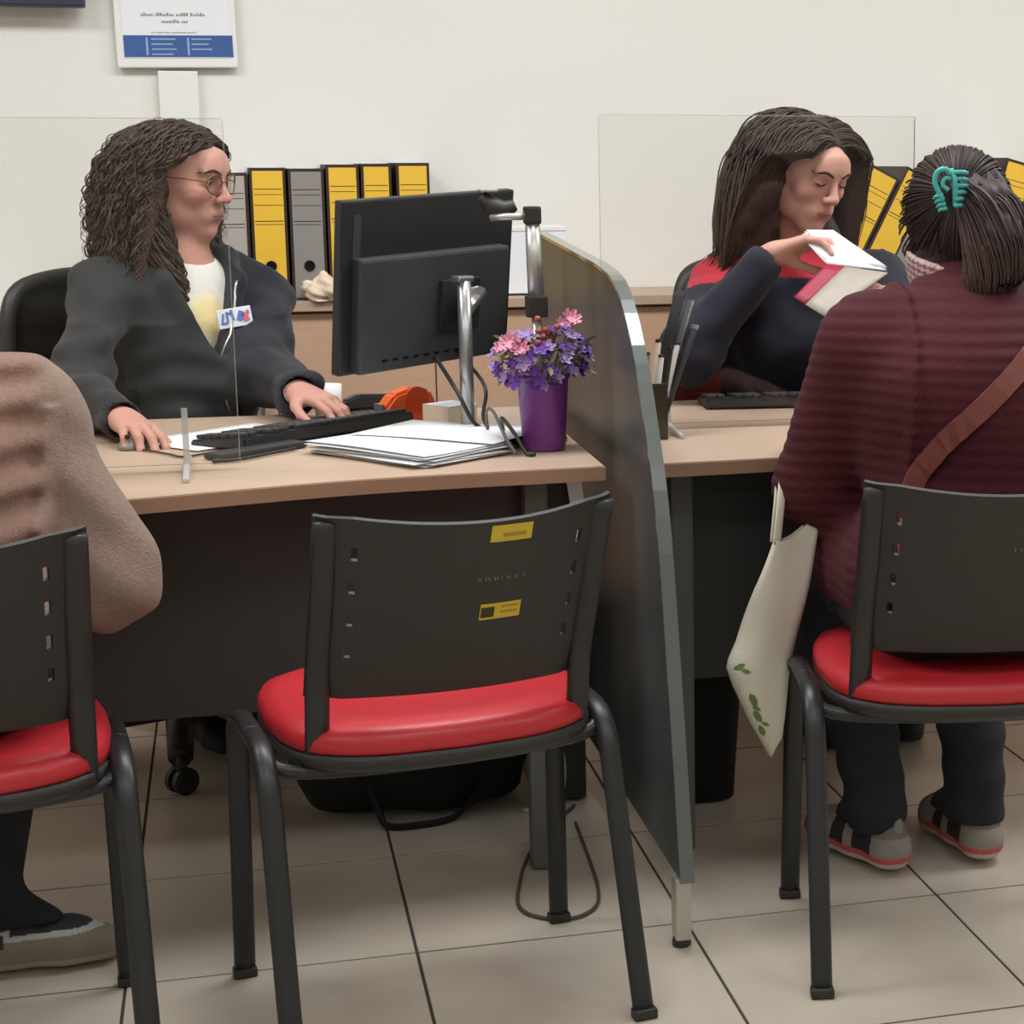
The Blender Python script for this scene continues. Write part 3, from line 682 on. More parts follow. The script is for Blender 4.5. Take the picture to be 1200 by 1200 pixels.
# ------------------------------------------------------------------ things on the floor
def soft_box(name, w, d, h, m, par, amp=.012, loc=(0, 0, 0), seed=1):
    bm = bmesh.new(); bmesh.ops.create_cube(bm, size=1); bmesh.ops.subdivide_edges(bm, edges=bm.edges[:], cuts=9, use_grid_fill=True); q = random.Random(seed); ph = [q.uniform(0, 6) for _ in range(6)]
    for v in bm.verts:
        p = v.co * 2; l = max(abs(p.x) ** 4 + abs(p.y) ** 4 + abs(p.z) ** 4, 1e-6) ** .25; p = p / l
        n = amp * (math.sin(5 * p.x + ph[0]) * math.sin(4 * p.y + ph[1]) + math.sin(6 * p.z + 3 * p.x + ph[2]) * .6)
        v.co = Vector((p.x * (w / 2 + n), p.y * (d / 2 + n), max(h / 2 + p.z * (h / 2 + n * .5), .001) * (1 - .08 * p.x * (p.z > 0)))) + Vector(loc)
    return fin(bm, name, m, par, True)
r = tag(empty('black_bag', (.296, 3.64, 0), math.radians(3)), 'black nylon bag lying on the floor under the left desk', 'bag')
soft_box('bag_body', .45, .25, .205, M_bag, r)
tubeo('shoulder_strap', cr([(-.10, -.13, .10), (-.085, -.16, .04), (-.07, -.175, .012), (-.02, -.185, .010), (.06, -.165, .012), (.12, -.13, .06)], 7), .011, M_bag, r, 8, None, .004)
tubeo('top_handle', cr([(-.12, 0, .20), (-.08, 0, .245), (.08, 0, .245), (.12, 0, .20)], 6), .009, M_bag, r, 8); box('zip', (0, -.128, .13), (.40, .008, .008), M_darkg, r, bev=.002)
r = tag(empty('computer_tower', (.655, 3.62, .115)), 'black computer tower in the shade behind the divider foot', 'computer')
r.location = (.583, 3.665, 0)
box('case', (0, 0, .205), (.098, .25, .40), M_mon, r, bev=.005); box('front_panel', (0, -.128, .205), (.096, .008, .395), M_black, r, bev=.002)
for k in range(2): box('drive_bay', (0, -.133, .33 - .05 * k), (.085, .004, .04), M_mon2, r, bev=.001)
latheo('power_button', [(.008, 0), (.008, .006), (.004, .007)], M_silver, r, (0, -.130, .22), 12)
for sx in (-.036, .036): box('foot', (sx, 0, .003), (.02, .22, .006), M_black, r, bev=.001)
r = tag(empty('waste_bin', (.850, 3.56, 0)), 'black waste bin on the floor right of the divider', 'bin')
def rr_outline(w, d, rad, n=5):
    P = []
    for cx, cy, a0 in ((w / 2 - rad, d / 2 - rad, 0), (-w / 2 + rad, d / 2 - rad, PI / 2), (-w / 2 + rad, -d / 2 + rad, PI), (w / 2 - rad, -d / 2 + rad, 1.5 * PI)):
        P += [(cx + rad * math.cos(a0 + PI / 2 * k / n), cy + rad * math.sin(a0 + PI / 2 * k / n)) for k in range(n + 1)]
    return P
bm = bmesh.new(); rings = []
for s, z in ((.80, 0), (.86, .004), (1.0, .225), (1.04, .235), (1.04, .262), (1.0, .268), (.96, .262), (.82, .012)):
    rings.append([bm.verts.new((x * s, y * s, z)) for x, y in rr_outline(.165, .26, .05)])
for a, b in zip(rings, rings[1:]):
    for k in range(len(a)): bm.faces.new((a[k], a[(k + 1) % len(a)], b[(k + 1) % len(a)], b[k]))
bm.faces.new(rings[0][::-1]); bm.faces.new(rings[-1]); fin(bm, 'bin_body', M_bag, r, True)
M_floorcable = mat('floor_cable', (84, 76, 68), .6)
tag(tubeo('floor_cable', cr([(.60, 3.50, .004), (.53, 3.38, .004), (.47, 3.25, .004), (.435, 3.12, .004), (.42, 3.02, .004), (.445, 2.965, .0045), (.50, 2.945, .0045), (.545, 2.985, .004), (.565, 3.07, .004), (.575, 3.20, .004), (.585, 3.40, .004)], 8), .0032, M_floorcable, None, 8), 'thin grey cable loop on the floor by the front leg of the middle chair', 'cable')
tag(tubeo('power_cable', cr([(.548, 3.42, .70), (.545, 3.45, .45), (.552, 3.44, .30), (.548, 3.42, .22), (.575, 3.46, .10), (.56, 3.48, .006), (.50, 3.50, .005)], 8), .004, mat('pale_cable', (196, 192, 184), .5), None, 8), 'pale power cable hanging under the desk end by the grey post', 'cable')
tag(prismo('paper_tag', [(.545, .715), (.572, .715), (.585, .60), (.562, .60)], 'y', 3.205, 3.207, M_paper, None, bev=.0004), 'white paper tag hanging below the desk edge behind the middle chair', 'paper')

# ================================================================== people: implicit surfaces turned into meshes
f32 = np.float32
from mathutils.bvhtree import BVHTree
class Grid:
    def __init__(s, lo, hi, h):
        s.lo = np.array(lo, float); s.h = h; s.n = np.ceil((np.array(hi, float) - s.lo) / h).astype(int) + 1
        s.d = np.full(s.n, .3, f32)
        s.ax = [(s.lo[i] + h * np.arange(s.n[i])).astype(f32) for i in range(3)]
    def loc(s, lo, hi, pad):
        a = np.clip(np.floor((np.array(lo) - pad - s.lo) / s.h).astype(int), 0, s.n); b = np.clip(np.ceil((np.array(hi) + pad - s.lo) / s.h).astype(int) + 1, 0, s.n)
        if np.any(b <= a): return None
        sl = tuple(slice(i, j) for i, j in zip(a, b))
        return sl, s.ax[0][sl[0]][:, None, None], s.ax[1][sl[1]][None, :, None], s.ax[2][sl[2]][None, None, :]
    def put(s, sl, d, k, op):
        a = s.d[sl]
        if op == '+':
            m = np.minimum(a, d)
            if k: h = np.maximum(k - np.abs(a - d), 0) / k; m = m - h * h * (k * .25)
        else:
            d = -d; m = np.maximum(a, d)
            if k: h = np.maximum(k - np.abs(a - d), 0) / k; m = m + h * h * (k * .25)
        s.d[sl] = m
    def cap(s, p, q, r0, r1=None, k=.02, op='+', flat=None):
        r1 = r0 if r1 is None else r1; p = np.array(p, float); q = np.array(q, float); R = max(r0, r1)
        L = s.loc(np.minimum(p, q) - R, np.maximum(p, q) + R, k + 3 * s.h)
        if L is None: return
        sl, X, Y, Z = L; X = X - f32(p[0]); Y = Y - f32(p[1]); Z = Z - f32(p[2]); v = q - p; vv = float(v @ v) + 1e-12
        t = np.clip((X * f32(v[0]) + Y * f32(v[1]) + Z * f32(v[2])) / f32(vv), 0, 1)
        X = X - t * f32(v[0]); Y = Y - t * f32(v[1]); Z = Z - t * f32(v[2]); d2 = X * X + Y * Y + Z * Z
        if flat:
            n = np.array(flat[0], float); n /= np.linalg.norm(n); w = X * f32(n[0]) + Y * f32(n[1]) + Z * f32(n[2]); d2 = d2 + f32(flat[1] ** 2 - 1) * w * w
        s.put(sl, np.sqrt(d2) - (f32(r0) + t * f32(r1 - r0)), k, op)
    def chain(s, P, R, k=.02, op='+', flat=None):
        for i in range(len(P) - 1): s.cap(P[i], P[i + 1], R[i], R[i + 1], k, op, flat)
    def ell(s, c, r, M=None, k=.02, op='+'):
        c = np.array(c, float); r = np.array(r, float); R = max(r)
        ext = np.full(3, R) if M is not None else r
        L = s.loc(c - ext, c + ext, k + 3 * s.h)
        if L is None: return
        sl, X, Y, Z = L; X = X - f32(c[0]); Y = Y - f32(c[1]); Z = Z - f32(c[2])
        if M is not None: X, Y, Z = [X * f32(M[0, i]) + Y * f32(M[1, i]) + Z * f32(M[2, i]) for i in range(3)]
        a = np.sqrt((X / f32(r[0])) ** 2 + (Y / f32(r[1])) ** 2 + (Z / f32(r[2])) ** 2); b = np.sqrt((X / f32(r[0] ** 2)) ** 2 + (Y / f32(r[1] ** 2)) ** 2 + (Z / f32(r[2] ** 2)) ** 2)
        s.put(sl, a * (a - 1) / np.maximum(b, 1e-6), k, op)
    def half(s, p, n, k=.0, lo=None, hi=None):
        """cut away everything on the side the normal n points to"""
        n = np.array(n, float); n /= np.linalg.norm(n)
        L = s.loc(s.lo if lo is None else lo, s.lo + s.h * s.n if hi is None else hi, 0); sl, X, Y, Z = L
        s.put(sl, -((X - f32(p[0])) * f32(n[0]) + (Y - f32(p[1])) * f32(n[1]) + (Z - f32(p[2])) * f32(n[2])), k, '-')
    def disp(s, fn, band=.03):
        i = np.nonzero(np.abs(s.d) < band); s.d[i] += fn(s.ax[0][i[0]], s.ax[1][i[1]], s.ax[2][i[2]]).astype(f32)
    def mesh(s, name, m=None, parent=None, col=None, relax=1):
        d = s.d; sg = d < 0; n = s.n
        c = np.zeros(n - 1, np.uint8)
        for i in (0, 1):
            for j in (0, 1):
                for k in (0, 1): c += sg[i:n[0] - 1 + i, j:n[1] - 1 + j, k:n[2] - 1 + k]
        I = np.array(np.nonzero((c > 0) & (c < 8))).T
        ids = np.full(n - 1, -1, np.int32); ids[tuple(I.T)] = np.arange(len(I))
        acc = np.zeros((len(I), 3)); cnt = np.zeros(len(I))
        C8 = [(a, b, e) for a in (0, 1) for b in (0, 1) for e in (0, 1)]
        for A in C8:
            for ax in range(3):
                if A[ax]: continue
                B = list(A); B[ax] = 1
                da = d[I[:, 0] + A[0], I[:, 1] + A[1], I[:, 2] + A[2]]; db = d[I[:, 0] + B[0], I[:, 1] + B[1], I[:, 2] + B[2]]
                w = (da < 0) != (db < 0); t = np.where(w, da / np.where(w, da - db, 1), 0)
                p = np.tile(np.array(A, float), (len(I), 1)); p[:, ax] += t
                acc += p * w[:, None]; cnt += w
        V = s.lo + s.h * (I + acc / cnt[:, None])
        Q = []
        for ax in range(3):
            o = [1, 1, 1]; o[ax] = 0; u, v = [a for a in range(3) if a != ax]
            e = [n[0], n[1], n[2]]
            sa = tuple(slice(o[a], n[a] - 1) for a in range(3)); sb = list(sa); sb[ax] = slice(1, n[ax]); sb = tuple(sb)
            a_, b_ = sg[sa], sg[sb]; E = np.array(np.nonzero(a_ != b_)).T
            fl = a_[tuple(E.T)]; E = E + np.array(o)
            def cid(du, dv):
                F = E.copy(); F[:, u] -= du; F[:, v] -= dv; return ids[tuple(F.T)]
            q = np.stack([cid(1, 1), cid(0, 1), cid(0, 0), cid(1, 0)], 1)
            if ax == 1: fl = ~fl
            q[~fl] = q[~fl][:, ::-1]; Q.append(q)
        Q = np.concatenate(Q); Q = Q[(Q >= 0).all(1)]
        for _ in range(relax):
            sm = np.zeros_like(V); ct = np.zeros(len(V))
            for a, b in ((0, 1), (1, 2), (2, 3), (3, 0)):
                for k in range(3): sm[:, k] += np.bincount(Q[:, a], V[Q[:, b], k], len(V)) + np.bincount(Q[:, b], V[Q[:, a], k], len(V))
                ct += np.bincount(Q[:, a], minlength=len(V)) + np.bincount(Q[:, b], minlength=len(V))
            V = V * .5 + .5 * sm / np.maximum(ct, 1)[:, None]
        return np_mesh(name, V, Q, m, parent, col)
def np_mesh(name, V, Q, m=None, parent=None, col=None, smooth=True):
    me = bpy.data.meshes.new(name); V = np.ascontiguousarray(V, f32); Q = np.ascontiguousarray(Q, np.int32); k = Q.shape[1]
    me.vertices.add(len(V)); me.vertices.foreach_set('co', V.ravel()); me.loops.add(Q.size); me.loops.foreach_set('vertex_index', Q.ravel())
    me.polygons.add(len(Q)); me.polygons.foreach_set('loop_start', np.arange(0, Q.size, k, dtype=np.int32)); me.update(calc_edges=True)
    if col is not None:
        c = np.ones((len(V), 4), f32); c[:, :3] = col(V) if callable(col) else col
        a = me.color_attributes.new('Col', 'FLOAT_COLOR', 'POINT'); a.data.foreach_set('color', c.ravel())
    o = link(name, me, m, parent, smooth); 
    return o
def waves(seed, n, f0, f1, dirs=None):
    q = np.random.RandomState(seed); K = q.normal(size=(n, 3))
    if dirs is not None: K = K * np.array(dirs)
    K = K / np.linalg.norm(K, axis=1)[:, None] * q.uniform(f0, f1, (n, 1)); P = q.uniform(0, 6.28, n)
    return lambda x, y, z: sum(np.sin(K[i, 0] * x + K[i, 1] * y + K[i, 2] * z + P[i]) for i in range(n)) / math.sqrt(n)
class Frame:
    """local head frame: x to the person's right, y forward, z up"""
    def __init__(s, o, yaw, pitch=0, roll=0):
        s.o = np.array(o, float); M = Matrix.Rotation(yaw, 3, 'Z') @ Matrix.Rotation(pitch, 3, 'X') @ Matrix.Rotation(roll, 3, 'Y'); s.M = np.array(M)
    def __call__(s, x, y=None, z=None):
        p = np.array((x, y, z) if y is not None else x, float); return s.o + s.M @ p
    def d(s, x, y, z): return s.M @ np.array((x, y, z), float)
    def inv(s, P): return (P - s.o) @ s.M
def L3(*c): return np.array([lin(v) for v in c])
def face(G, F, lids=0.0, s=1.0, ears=True, back=False):
    E = lambda c, r, k=.02, op='+': G.ell(F(*[v * s for v in c]), [v * s for v in r], F.M, k, op)
    Cp = lambda a, b, r0, r1, k=.012, op='+': G.cap(F(*[v * s for v in a]), F(*[v * s for v in b]), r0 * s, r1 * s, k, op)
    E((0, -.012, .028), (.073, .094, .082)); E((0, .026, -.02), (.060, .062, .082), .03)
    if back: E((0, .05, -.07), (.04, .04, .05), .03); return
    E((0, .048, -.077), (.036, .034, .042), .03); E((0, .066, -.100), (.019, .015, .014), .026)
    for x in (-1, 1):
        E((x * .046, .018, -.066), (.016, .026, .026), .03); E((x * .040, .058, -.022), (.022, .020, .017), .024)
        E((x * .031, .092, .008), (.017, .013, .0105), .014, '-')
        E((x * .031, .0745, .007), (.0165, .0135, .0125), .006)
        if lids: E((x * .031, .0775, .004), (.0145, .0125, .0095), .004)
        Cp((x * .014, .0895, .026), (x * .044, .080, .027), .0055, .004, .012)
        E((x * .0125, .0985, -.030), (.0075, .009, .0075), .007); E((x * .0065, .1035, -.0385), (.0032, .004, .004), .003, '-')
        if ears:
            E((x * .073, -.008, -.004), (.008, .018, .029), .006); E((x * .080, -.006, -.002), (.006, .011, .019), .004, '-'); E((x * .074, -.002, -.030), (.006, .009, .010), .006)
    E((0, .080, .045), (.040, .016, .026), .03)
    Cp((0, .086, .018), (0, .108, -.022), .0075, .0095, .012); E((0, .1095, -.027), (.0095, .009, .0085), .008)
    E((0, .074, -.062), (.031, .020, .020), .02)
    Cp((-.021, .0840, -.0598), (0, .0902, -.0582), .0032, .0044, .007); Cp((.021, .0840, -.0598), (0, .0902, -.0582), .0032, .0044, .007)
    Cp((-.019, .0835, -.0672), (0, .0885, -.0690), .0034, .0054, .007); Cp((.019, .0835, -.0672), (0, .0885, -.0690), .0034, .0054, .007)
    
    Cp((0, .1, -.047), (0, .099, -.053), .003, .003, .006, '-'); Cp((-.008, .092, -.083), (.008, .092, -.083), .006, .006, .014, '-')
def face_col(F, base, lip, blush, s=1.0, shadow=None):
    def fn(V):
        q = F.inv(V) / s; x, y, z = q.T; c = np.tile(base, (len(V), 1))
        g = lambda cx, cy, cz, rx, ry, rz: np.exp(-(((np.abs(x) - cx) / rx) ** 2 + ((y - cy) / ry) ** 2 + ((z - cz) / rz) ** 2))
        def mix(w, col): 
            w = np.clip(w, 0, 1)[:, None]; c[:] = c * (1 - w) + col * w
        near = (np.abs(x) < .1) & (y > .02) & (np.abs(z) < .14)
        mix(near * g(.040, .066, -.026, .026, .05, .022) * .30, blush); mix(near * g(0, .11, -.027, .014, .02, .012) * .25, blush)
        lipw = near * (y > .07) * np.clip(1.0 - (np.abs(x) / .0235) ** 2 - ((z + .0637) / (.0105 - .004 * (np.abs(x) / .0235))) ** 2, 0, .22) / .22
        mix(lipw * .75, lip)
        if shadow is not None: mix(near * (y > .05) * g(.031, .08, .013, .016, .03, .008) * .5, shadow)
        # eyebrow hairs are separate; finger and ear flush
        return c
    return fn
def eyes(F, par, bo=None, s=1.0, closed=False, brow=(52, 38, 32), iris=(64, 42, 28)):
    mw = mat('eye_white', (225, 218, 210), .25); mi = mat('iris_%d' % iris[0], iris, .2); mb = mat('brow_hair_%d' % brow[0], brow, .8); mk = mat('eye_pupil', (12, 10, 10), .1)
    bt = BVHTree.FromPolygons([v.co for v in bo.data.vertices], [tuple(p.vertices) for p in bo.data.polygons]) if bo else None
    def on(P, lift):
        if bt is None: return P
        out = []
        for p in P:
            q = F.inv(p[None])[0]; h = bt.ray_cast(Vector(F(q[0], .2, q[2])), Vector(F.d(0, -1, 0)))
            out.append(h[0] + h[1] * lift if h[0] is not None and h[3] > .06 else p)
        return out
    tubeo('mouth_line', on([F(x * s, .1 * s, (-.0636 - .0012 * (abs(x) / .024) ** 2) * s) for x in np.linspace(-.023, .023, 17)], -.0001), [.0004, .0006] + [.0009] * 13 + [.0006, .0004], mat('lip_line', (96, 50, 46), .6), par, 6)
    for x in (-1, 1):
        if not closed:
            bm = bmesh.new(); bmesh.ops.create_uvsphere(bm, u_segments=16, v_segments=10, radius=.0105 * s); bmesh.ops.translate(bm, verts=bm.verts, vec=F(x * .031 * s, .0795 * s, .007 * s)); e = fin(bm, 'eye', mw, par, True)
            g = F.d(.10, .98, -.22); g /= np.linalg.norm(g); c = F(x * .031 * s, .0795 * s, .007 * s)
            R = Vector(g).to_track_quat('Z', 'Y').to_matrix().to_4x4()
            for nm, r0, off, mm in (('iris', .0052, .0091, mi), ('pupil', .0026, .0100, mk)):
                bm = bmesh.new(); lathe(bm, [(r0, 0), (r0 * .8, .0008), (r0 * .3, .0013)], seg=14); bm.transform(Matrix.Translation(Vector(c + g * off * s)) @ R); fin(bm, nm, mm, e, True)
        P = [F(x * a * s, b * s, c * s) for a, b, c in ((.0185, .0845, .0065), (.025, .0895, .0125 if not closed else .002), (.032, .0895, .0140 if not closed else -.0005), (.039, .0855, .011 if not closed else .001), (.045, .079, .006 if not closed else .004))]
        tubeo('lashes', on(cr(P, 4), .0004) if closed else cr(P, 4), [.0010] * 3 + [(.0021 if closed else .0015)] * 11 + [.0011] * 3, mk, par, 6)
        P = [F(x * a * s, b * s, c * s) for a, b, c in ((.0120, .0970, .0225), (.022, .0975, .0275), (.033, .0935, .0305), (.043, .0860, .0285), (.050, .0775, .024))]
        tubeo('eyebrow', on(cr(P, 4), -.0002), [.0022, .0028, .0032] + [.0034] * 8 + [.0030, .0028, .0024, .002, .0015, .001], mb, par, 8, tuple(F.d(0, 0, 1)), [.0013] * 17)
def hand(G, w, d, n, th, curl=(25, 30, 20), thumb=(.75, .65, -.1), s=.95, spread=.10, var=(0, 0, 0, 0), tcurl=20):
    """w wrist, d toward fingers, n back of hand, th thumb side"""
    w = np.array(w, float); d = np.array(d, float); d /= np.linalg.norm(d); n = np.array(n, float); n -= d * (n @ d); n /= np.linalg.norm(n)
    t = np.cross(d, n); t *= np.sign(t @ np.array(th, float)); K = []
    for i in range(4):
        k = w + (d * (.088, .092, .087, .078)[i] + t * (.029, .0095, -.0095, -.027)[i] + n * (.0, .004, .003, -.002)[i]) * s; K.append(k)
        G.cap(w + (d * .012 + t * (.016 - .0105 * i)) * s, k, .0145 * s, .0112 * s, .014)
    G.cap(w - d * .02, w + d * .02, .021, .022, .02, flat=(n, 1.35))
    Ls = [(.041, .025, .021), (.045, .029, .022), (.042, .027, .022), (.033, .020, .019)]
    for i in range(4):
        p = K[i]; a = 0; dd = d + t * spread * (1.2, .4, -.4, -1.3)[i]; dd /= np.linalg.norm(dd)
        for j in range(3):
            a += math.radians(curl[j] + var[i]); v = dd * math.cos(a) - n * math.sin(a); q = p + v * Ls[i][j] * s
            r = (.0098, .0088, .0078, .0068); sc = (1, 1.03, 1, .88)[i] * s; G.cap(p, q, r[j] * sc, r[j + 1] * sc, .0035); p = q
    p = w + (d * .022 + t * .024 - n * .004) * s; v = d * thumb[0] + t * thumb[1] + n * thumb[2]; v /= np.linalg.norm(v)
    G.cap(w + d * .015 * s, p + v * .03 * s, .016 * s, .0125 * s, .016)
    a = p + v * .040 * s; ax = math.radians(tcurl); v2 = v * math.cos(ax) + (d * .8 - t * .6) * math.sin(ax); v2 /= np.linalg.norm(v2); b = a + v2 * .032 * s; v3 = v2 * .9 + d * .25 - t * .2; v3 /= np.linalg.norm(v3)
    G.cap(p, a, .0135 * s, .0105 * s, .006); G.cap(a, b, .0105 * s, .0095 * s, .004); G.cap(b, b + v3 * .026 * s, .0095 * s, .0075 * s, .004)
def strand_mesh(P, r, seg=3, r_end=.35):
    """P (n,k,3) polylines -> tube vertices and quads, all at once"""
    n, k, _ = P.shape; T = np.gradient(P, axis=1); T /= np.linalg.norm(T, axis=2)[..., None] + 1e-9
    up = np.zeros_like(T); up[..., 2] = 1; up[np.abs(T[..., 2]) > .9] = (1, 0, 0)
    U = np.cross(T, up); U /= np.linalg.norm(U, axis=2)[..., None] + 1e-9; Wv = np.cross(T, U)
    rr = (np.array(r).reshape(-1, 1) if np.ndim(r) else np.full((n, 1), r)) * np.interp(np.linspace(0, 1, k), [0, .6, 1], [1, .95, r_end])[None]
    rings = [P + (U * math.cos(2 * PI * a / seg) + Wv * math.sin(2 * PI * a / seg)) * rr[..., None] for a in range(seg)]
    V = np.stack(rings, 2).reshape(-1, 3)
    b = (np.arange(n)[:, None] * k + np.arange(k - 1)[None]).ravel() * seg; Q = []
    for a in range(seg):
        a2 = (a + 1) % seg; Q.append(np.stack([b + a, b + a2, b + seg + a2, b + seg + a], 1))
    return V, np.concatenate(Q)
def flow_hair(F, n, steps, length, seed, part=0.0, vol=(.004, .028), curl=0.0, cfreq=60, grav=.35, hl=.55, body=None, face_r=(.064, .085, .115), clump=0, back_only=False, side_bias=1.0, scale=1.0, sweep=None, far=1.0):
    q = np.random.RandomState(seed); g = F.M.T @ np.array([0, 0, -1.0])
    rad = np.array([.077, .098, .086]) * scale; cen = np.array([0, -.012, .028]) * scale
    u = q.normal(size=(n * 3, 3)); u /= np.linalg.norm(u, axis=1)[:, None]
    ok = (u[:, 2] > -.25) & ~((u[:, 1] > .45) & (u[:, 2] < hl)) & ~((u[:, 1] > .25) & (u[:, 2] < .2))
    u = u[ok][:n]; n = len(u); p = cen + rad * u
    side = np.where(u[:, 0] > part, 1, -1)[:, None] * np.array([1.0, 0, 0]) * side_bias
    d = u * .55 + side * .8 + np.array([0, -.45, .05]); d /= np.linalg.norm(d, axis=1)[:, None]
    off = (vol[0] + (vol[1] - vol[0]) * q.uniform(0, 1, n) ** 1.2)[:, None] * np.where(u[:, :1] < part, far, 1.0) * (1 - .72 * np.clip(u[:, 2:3], 0, 1)); ln = length * q.uniform(.72, 1.08, n); st = (ln / steps)[:, None]
    out = [p.copy()]; fr = np.array(face_r) * scale; fc = np.array([0, .045, -.035]) * scale
    for i in range(steps):
        d = d * (1 - grav) + g * grav * (.5 + i / steps); d += q.normal(size=(n, 3)) * .02; d /= np.linalg.norm(d, axis=1)[:, None]; p = p + d * st
        e = (p - cen) / (rad + off); l = np.linalg.norm(e, axis=1)[:, None]; p = np.where(l < 1, cen + (p - cen) / np.maximum(l, 1e-3), p)
        if sweep is not None:
            lim = sweep + .10 * np.clip((p[:, 2] - .035 * scale) / .05, 0, 1.2); mv = (i > 2) & (p[:, 1] > lim); p[mv, 1] = p[mv, 1] * .35 + lim[mv] * .65
        # keep clear of the face: push to the sides
        e = (p - fc) / fr; yz = e[:, 1] ** 2 + e[:, 2] ** 2; ins = (yz < 1) & (np.abs(e[:, 0]) < np.sqrt(np.maximum(1 - yz, 0))) & (p[:, 1] > -.02)
        p[ins, 0] = np.where(out[0][ins, 0] > part * .07, 1, -1) * np.sqrt(1 - yz[ins]) * fr[0]
        if body is not None: p = F.inv(body(np.array([F.o + F.M @ a for a in p]) if False else F.o + p @ F.M.T))
        out.append(p.copy())
    P = np.stack(out, 1)
    if curl:
        k = P.shape[1]; t = np.linspace(0, 1, k)[None]; L = ln[:, None] * t
        ph = q.uniform(0, 6.28, (n, 1)) if not clump else np.round(np.arctan2(u[:, 1], u[:, 0]) * clump)[:, None] * 2.1 + np.round(u[:, 2] * clump * .7)[:, None] * 1.3 + q.normal(size=(n, 1)) * .5
        fq = cfreq * q.uniform(.75, 1.25, (n, 1)); am = curl * np.minimum(t * 2.2, 1) * q.uniform(.5, 1.2, (n, 1))
        T = np.gradient(P, axis=1); T /= np.linalg.norm(T, axis=2)[..., None] + 1e-9; A = np.cross(T, np.array([0.3, .8, .1])); A /= np.linalg.norm(A, axis=2)[..., None] + 1e-9; B = np.cross(T, A)
        P = P + (A * np.cos(L * fq + ph)[..., None] + B * np.sin(L * fq + ph)[..., None]) * am[..., None]
    return F.o + P @ F.M.T
def hair_obj(name, P, r, m, parent, c0, c1, seed=0, seg=3):
    V, Q = strand_mesh(P, r, seg); n, k, _ = P.shape; q = np.random.RandomState(seed)
    t = np.tile(np.repeat(np.linspace(0, 1, k), seg), n); b = np.repeat(q.uniform(.75, 1.25, n), k * seg)
    col = (np.array(c0)[None] * (1 - t[:, None]) + np.array(c1)[None] * t[:, None]) * b[:, None]
    return np_mesh(name, V, Q, m, parent, col)
def lock(P, R, n, seed, twist=1.4, curl=0.0, freq=100):
    q = np.random.RandomState(seed); c = np.array(cr(P, 6)); k = len(c); r = np.interp(np.linspace(0, 1, k), np.linspace(0, 1, len(R)), R)
    a = q.uniform(0, 2 * PI, (n, 1)) + np.linspace(0, twist, k)[None]; rr = q.uniform(.3, 1.1, (n, 1)) ** .5 * r[None]
    S_ = c[None] + np.stack([np.cos(a) * rr, np.sin(a) * rr, q.normal(size=(n, 1)) * .01 + 0 * a], 2)
    if curl:
        L_ = np.linspace(0, .25, k)[None]; ph = q.uniform(0, 6.28, (n, 1)); S_ = S_ + curl * np.stack([np.cos(L_ * freq + ph), np.sin(L_ * freq + ph), 0 * ph + 0 * L_], 2)
    return S_
M_skin = mat('skin', (200, 150, 128), .5, attr='Col', bump=.04, scale=400, spec=.35)
M_skin.node_tree.nodes['Principled BSDF'].inputs['Subsurface Weight'].default_value = .08
M_skin.node_tree.nodes['Principled BSDF'].inputs['Subsurface Radius'].default_value = (.012, .005, .003)
M_hair = mat('hair', (50, 40, 36), .52, attr='Col', spec=.28)
M_cloth = mat('woven_cloth', (60, 60, 60), .85, attr='Col', bump=.03, scale=500, vary=.06, vscale=60, sheen=.08)
M_fuzzy = mat('fuzzy_knit', (150, 120, 108), .95, attr='Col', bump=.5, scale=260, vary=.13, vscale=110, sheen=.12)
M_denim = mat('dark_denim', (34, 38, 46), .85, bump=.2, scale=400, vary=.1, vscale=60)
M_shoe = mat('shoe_fabric', (120, 115, 108), .75, attr='Col', bump=.2, scale=300)
M_gold = mat('spectacle_rim', (126, 84, 60), .35, metal=.5)
def shoulders(*balls):
    """push points out of a set of balls (c, r) in world space"""
    def fn(P):
        for c, r in balls:
            v = P - np.array(c); l = np.linalg.norm(v, axis=1)[:, None]; P = np.where(l < r, np.array(c) + v / np.maximum(l, 1e-4) * r, P)
        return P
    return fn
def person(label):
    return tag(empty('person'), label, 'person')
def shoe(par, heel, toe, m_col, name='shoe', lift=0, h=.075, w=.044):
    heel = np.array(heel, float); toe = np.array(toe, float); u = toe - heel; Ln = np.linalg.norm(u); u /= Ln; sd = np.array([-u[1], u[0], 0]); sd /= np.linalg.norm(sd)
    up = np.cross(u, sd); up *= np.sign(up[2]); lo = np.minimum(heel, toe) - .09; hi = np.maximum(heel, toe) + .14
    G = Grid(lo, hi, .003)
    at = lambda a, b, c: heel + u * a * Ln + sd * b + up * c
    G.chain([at(.13, 0, .032), at(.45, 0, .032), at(.75, .004, .026), at(.90, .002, .022)], [.036, .040, .043, .034], .02)
    G.cap(at(.14, 0, .04), at(.22, 0, h + .02), .037, .036, .02); G.cap(at(.3, 0, .06), at(.62, 0, .045), .036, .030, .02)
    G.half(at(.5, 0, .006), -up, 0)
    G.cap(at(.20, 0, h + .012), at(.22, 0, h + .10), .026, .031, .006, '-')
    G.disp(waves(3, 10, 60, 140)) if False else None
    def col(V):
        q = V - heel; a = q @ u / Ln; c = q @ up; b = q @ sd; return m_col(a, b, c)
    o = G.mesh(name, M_shoe, par, col)
    return o, at

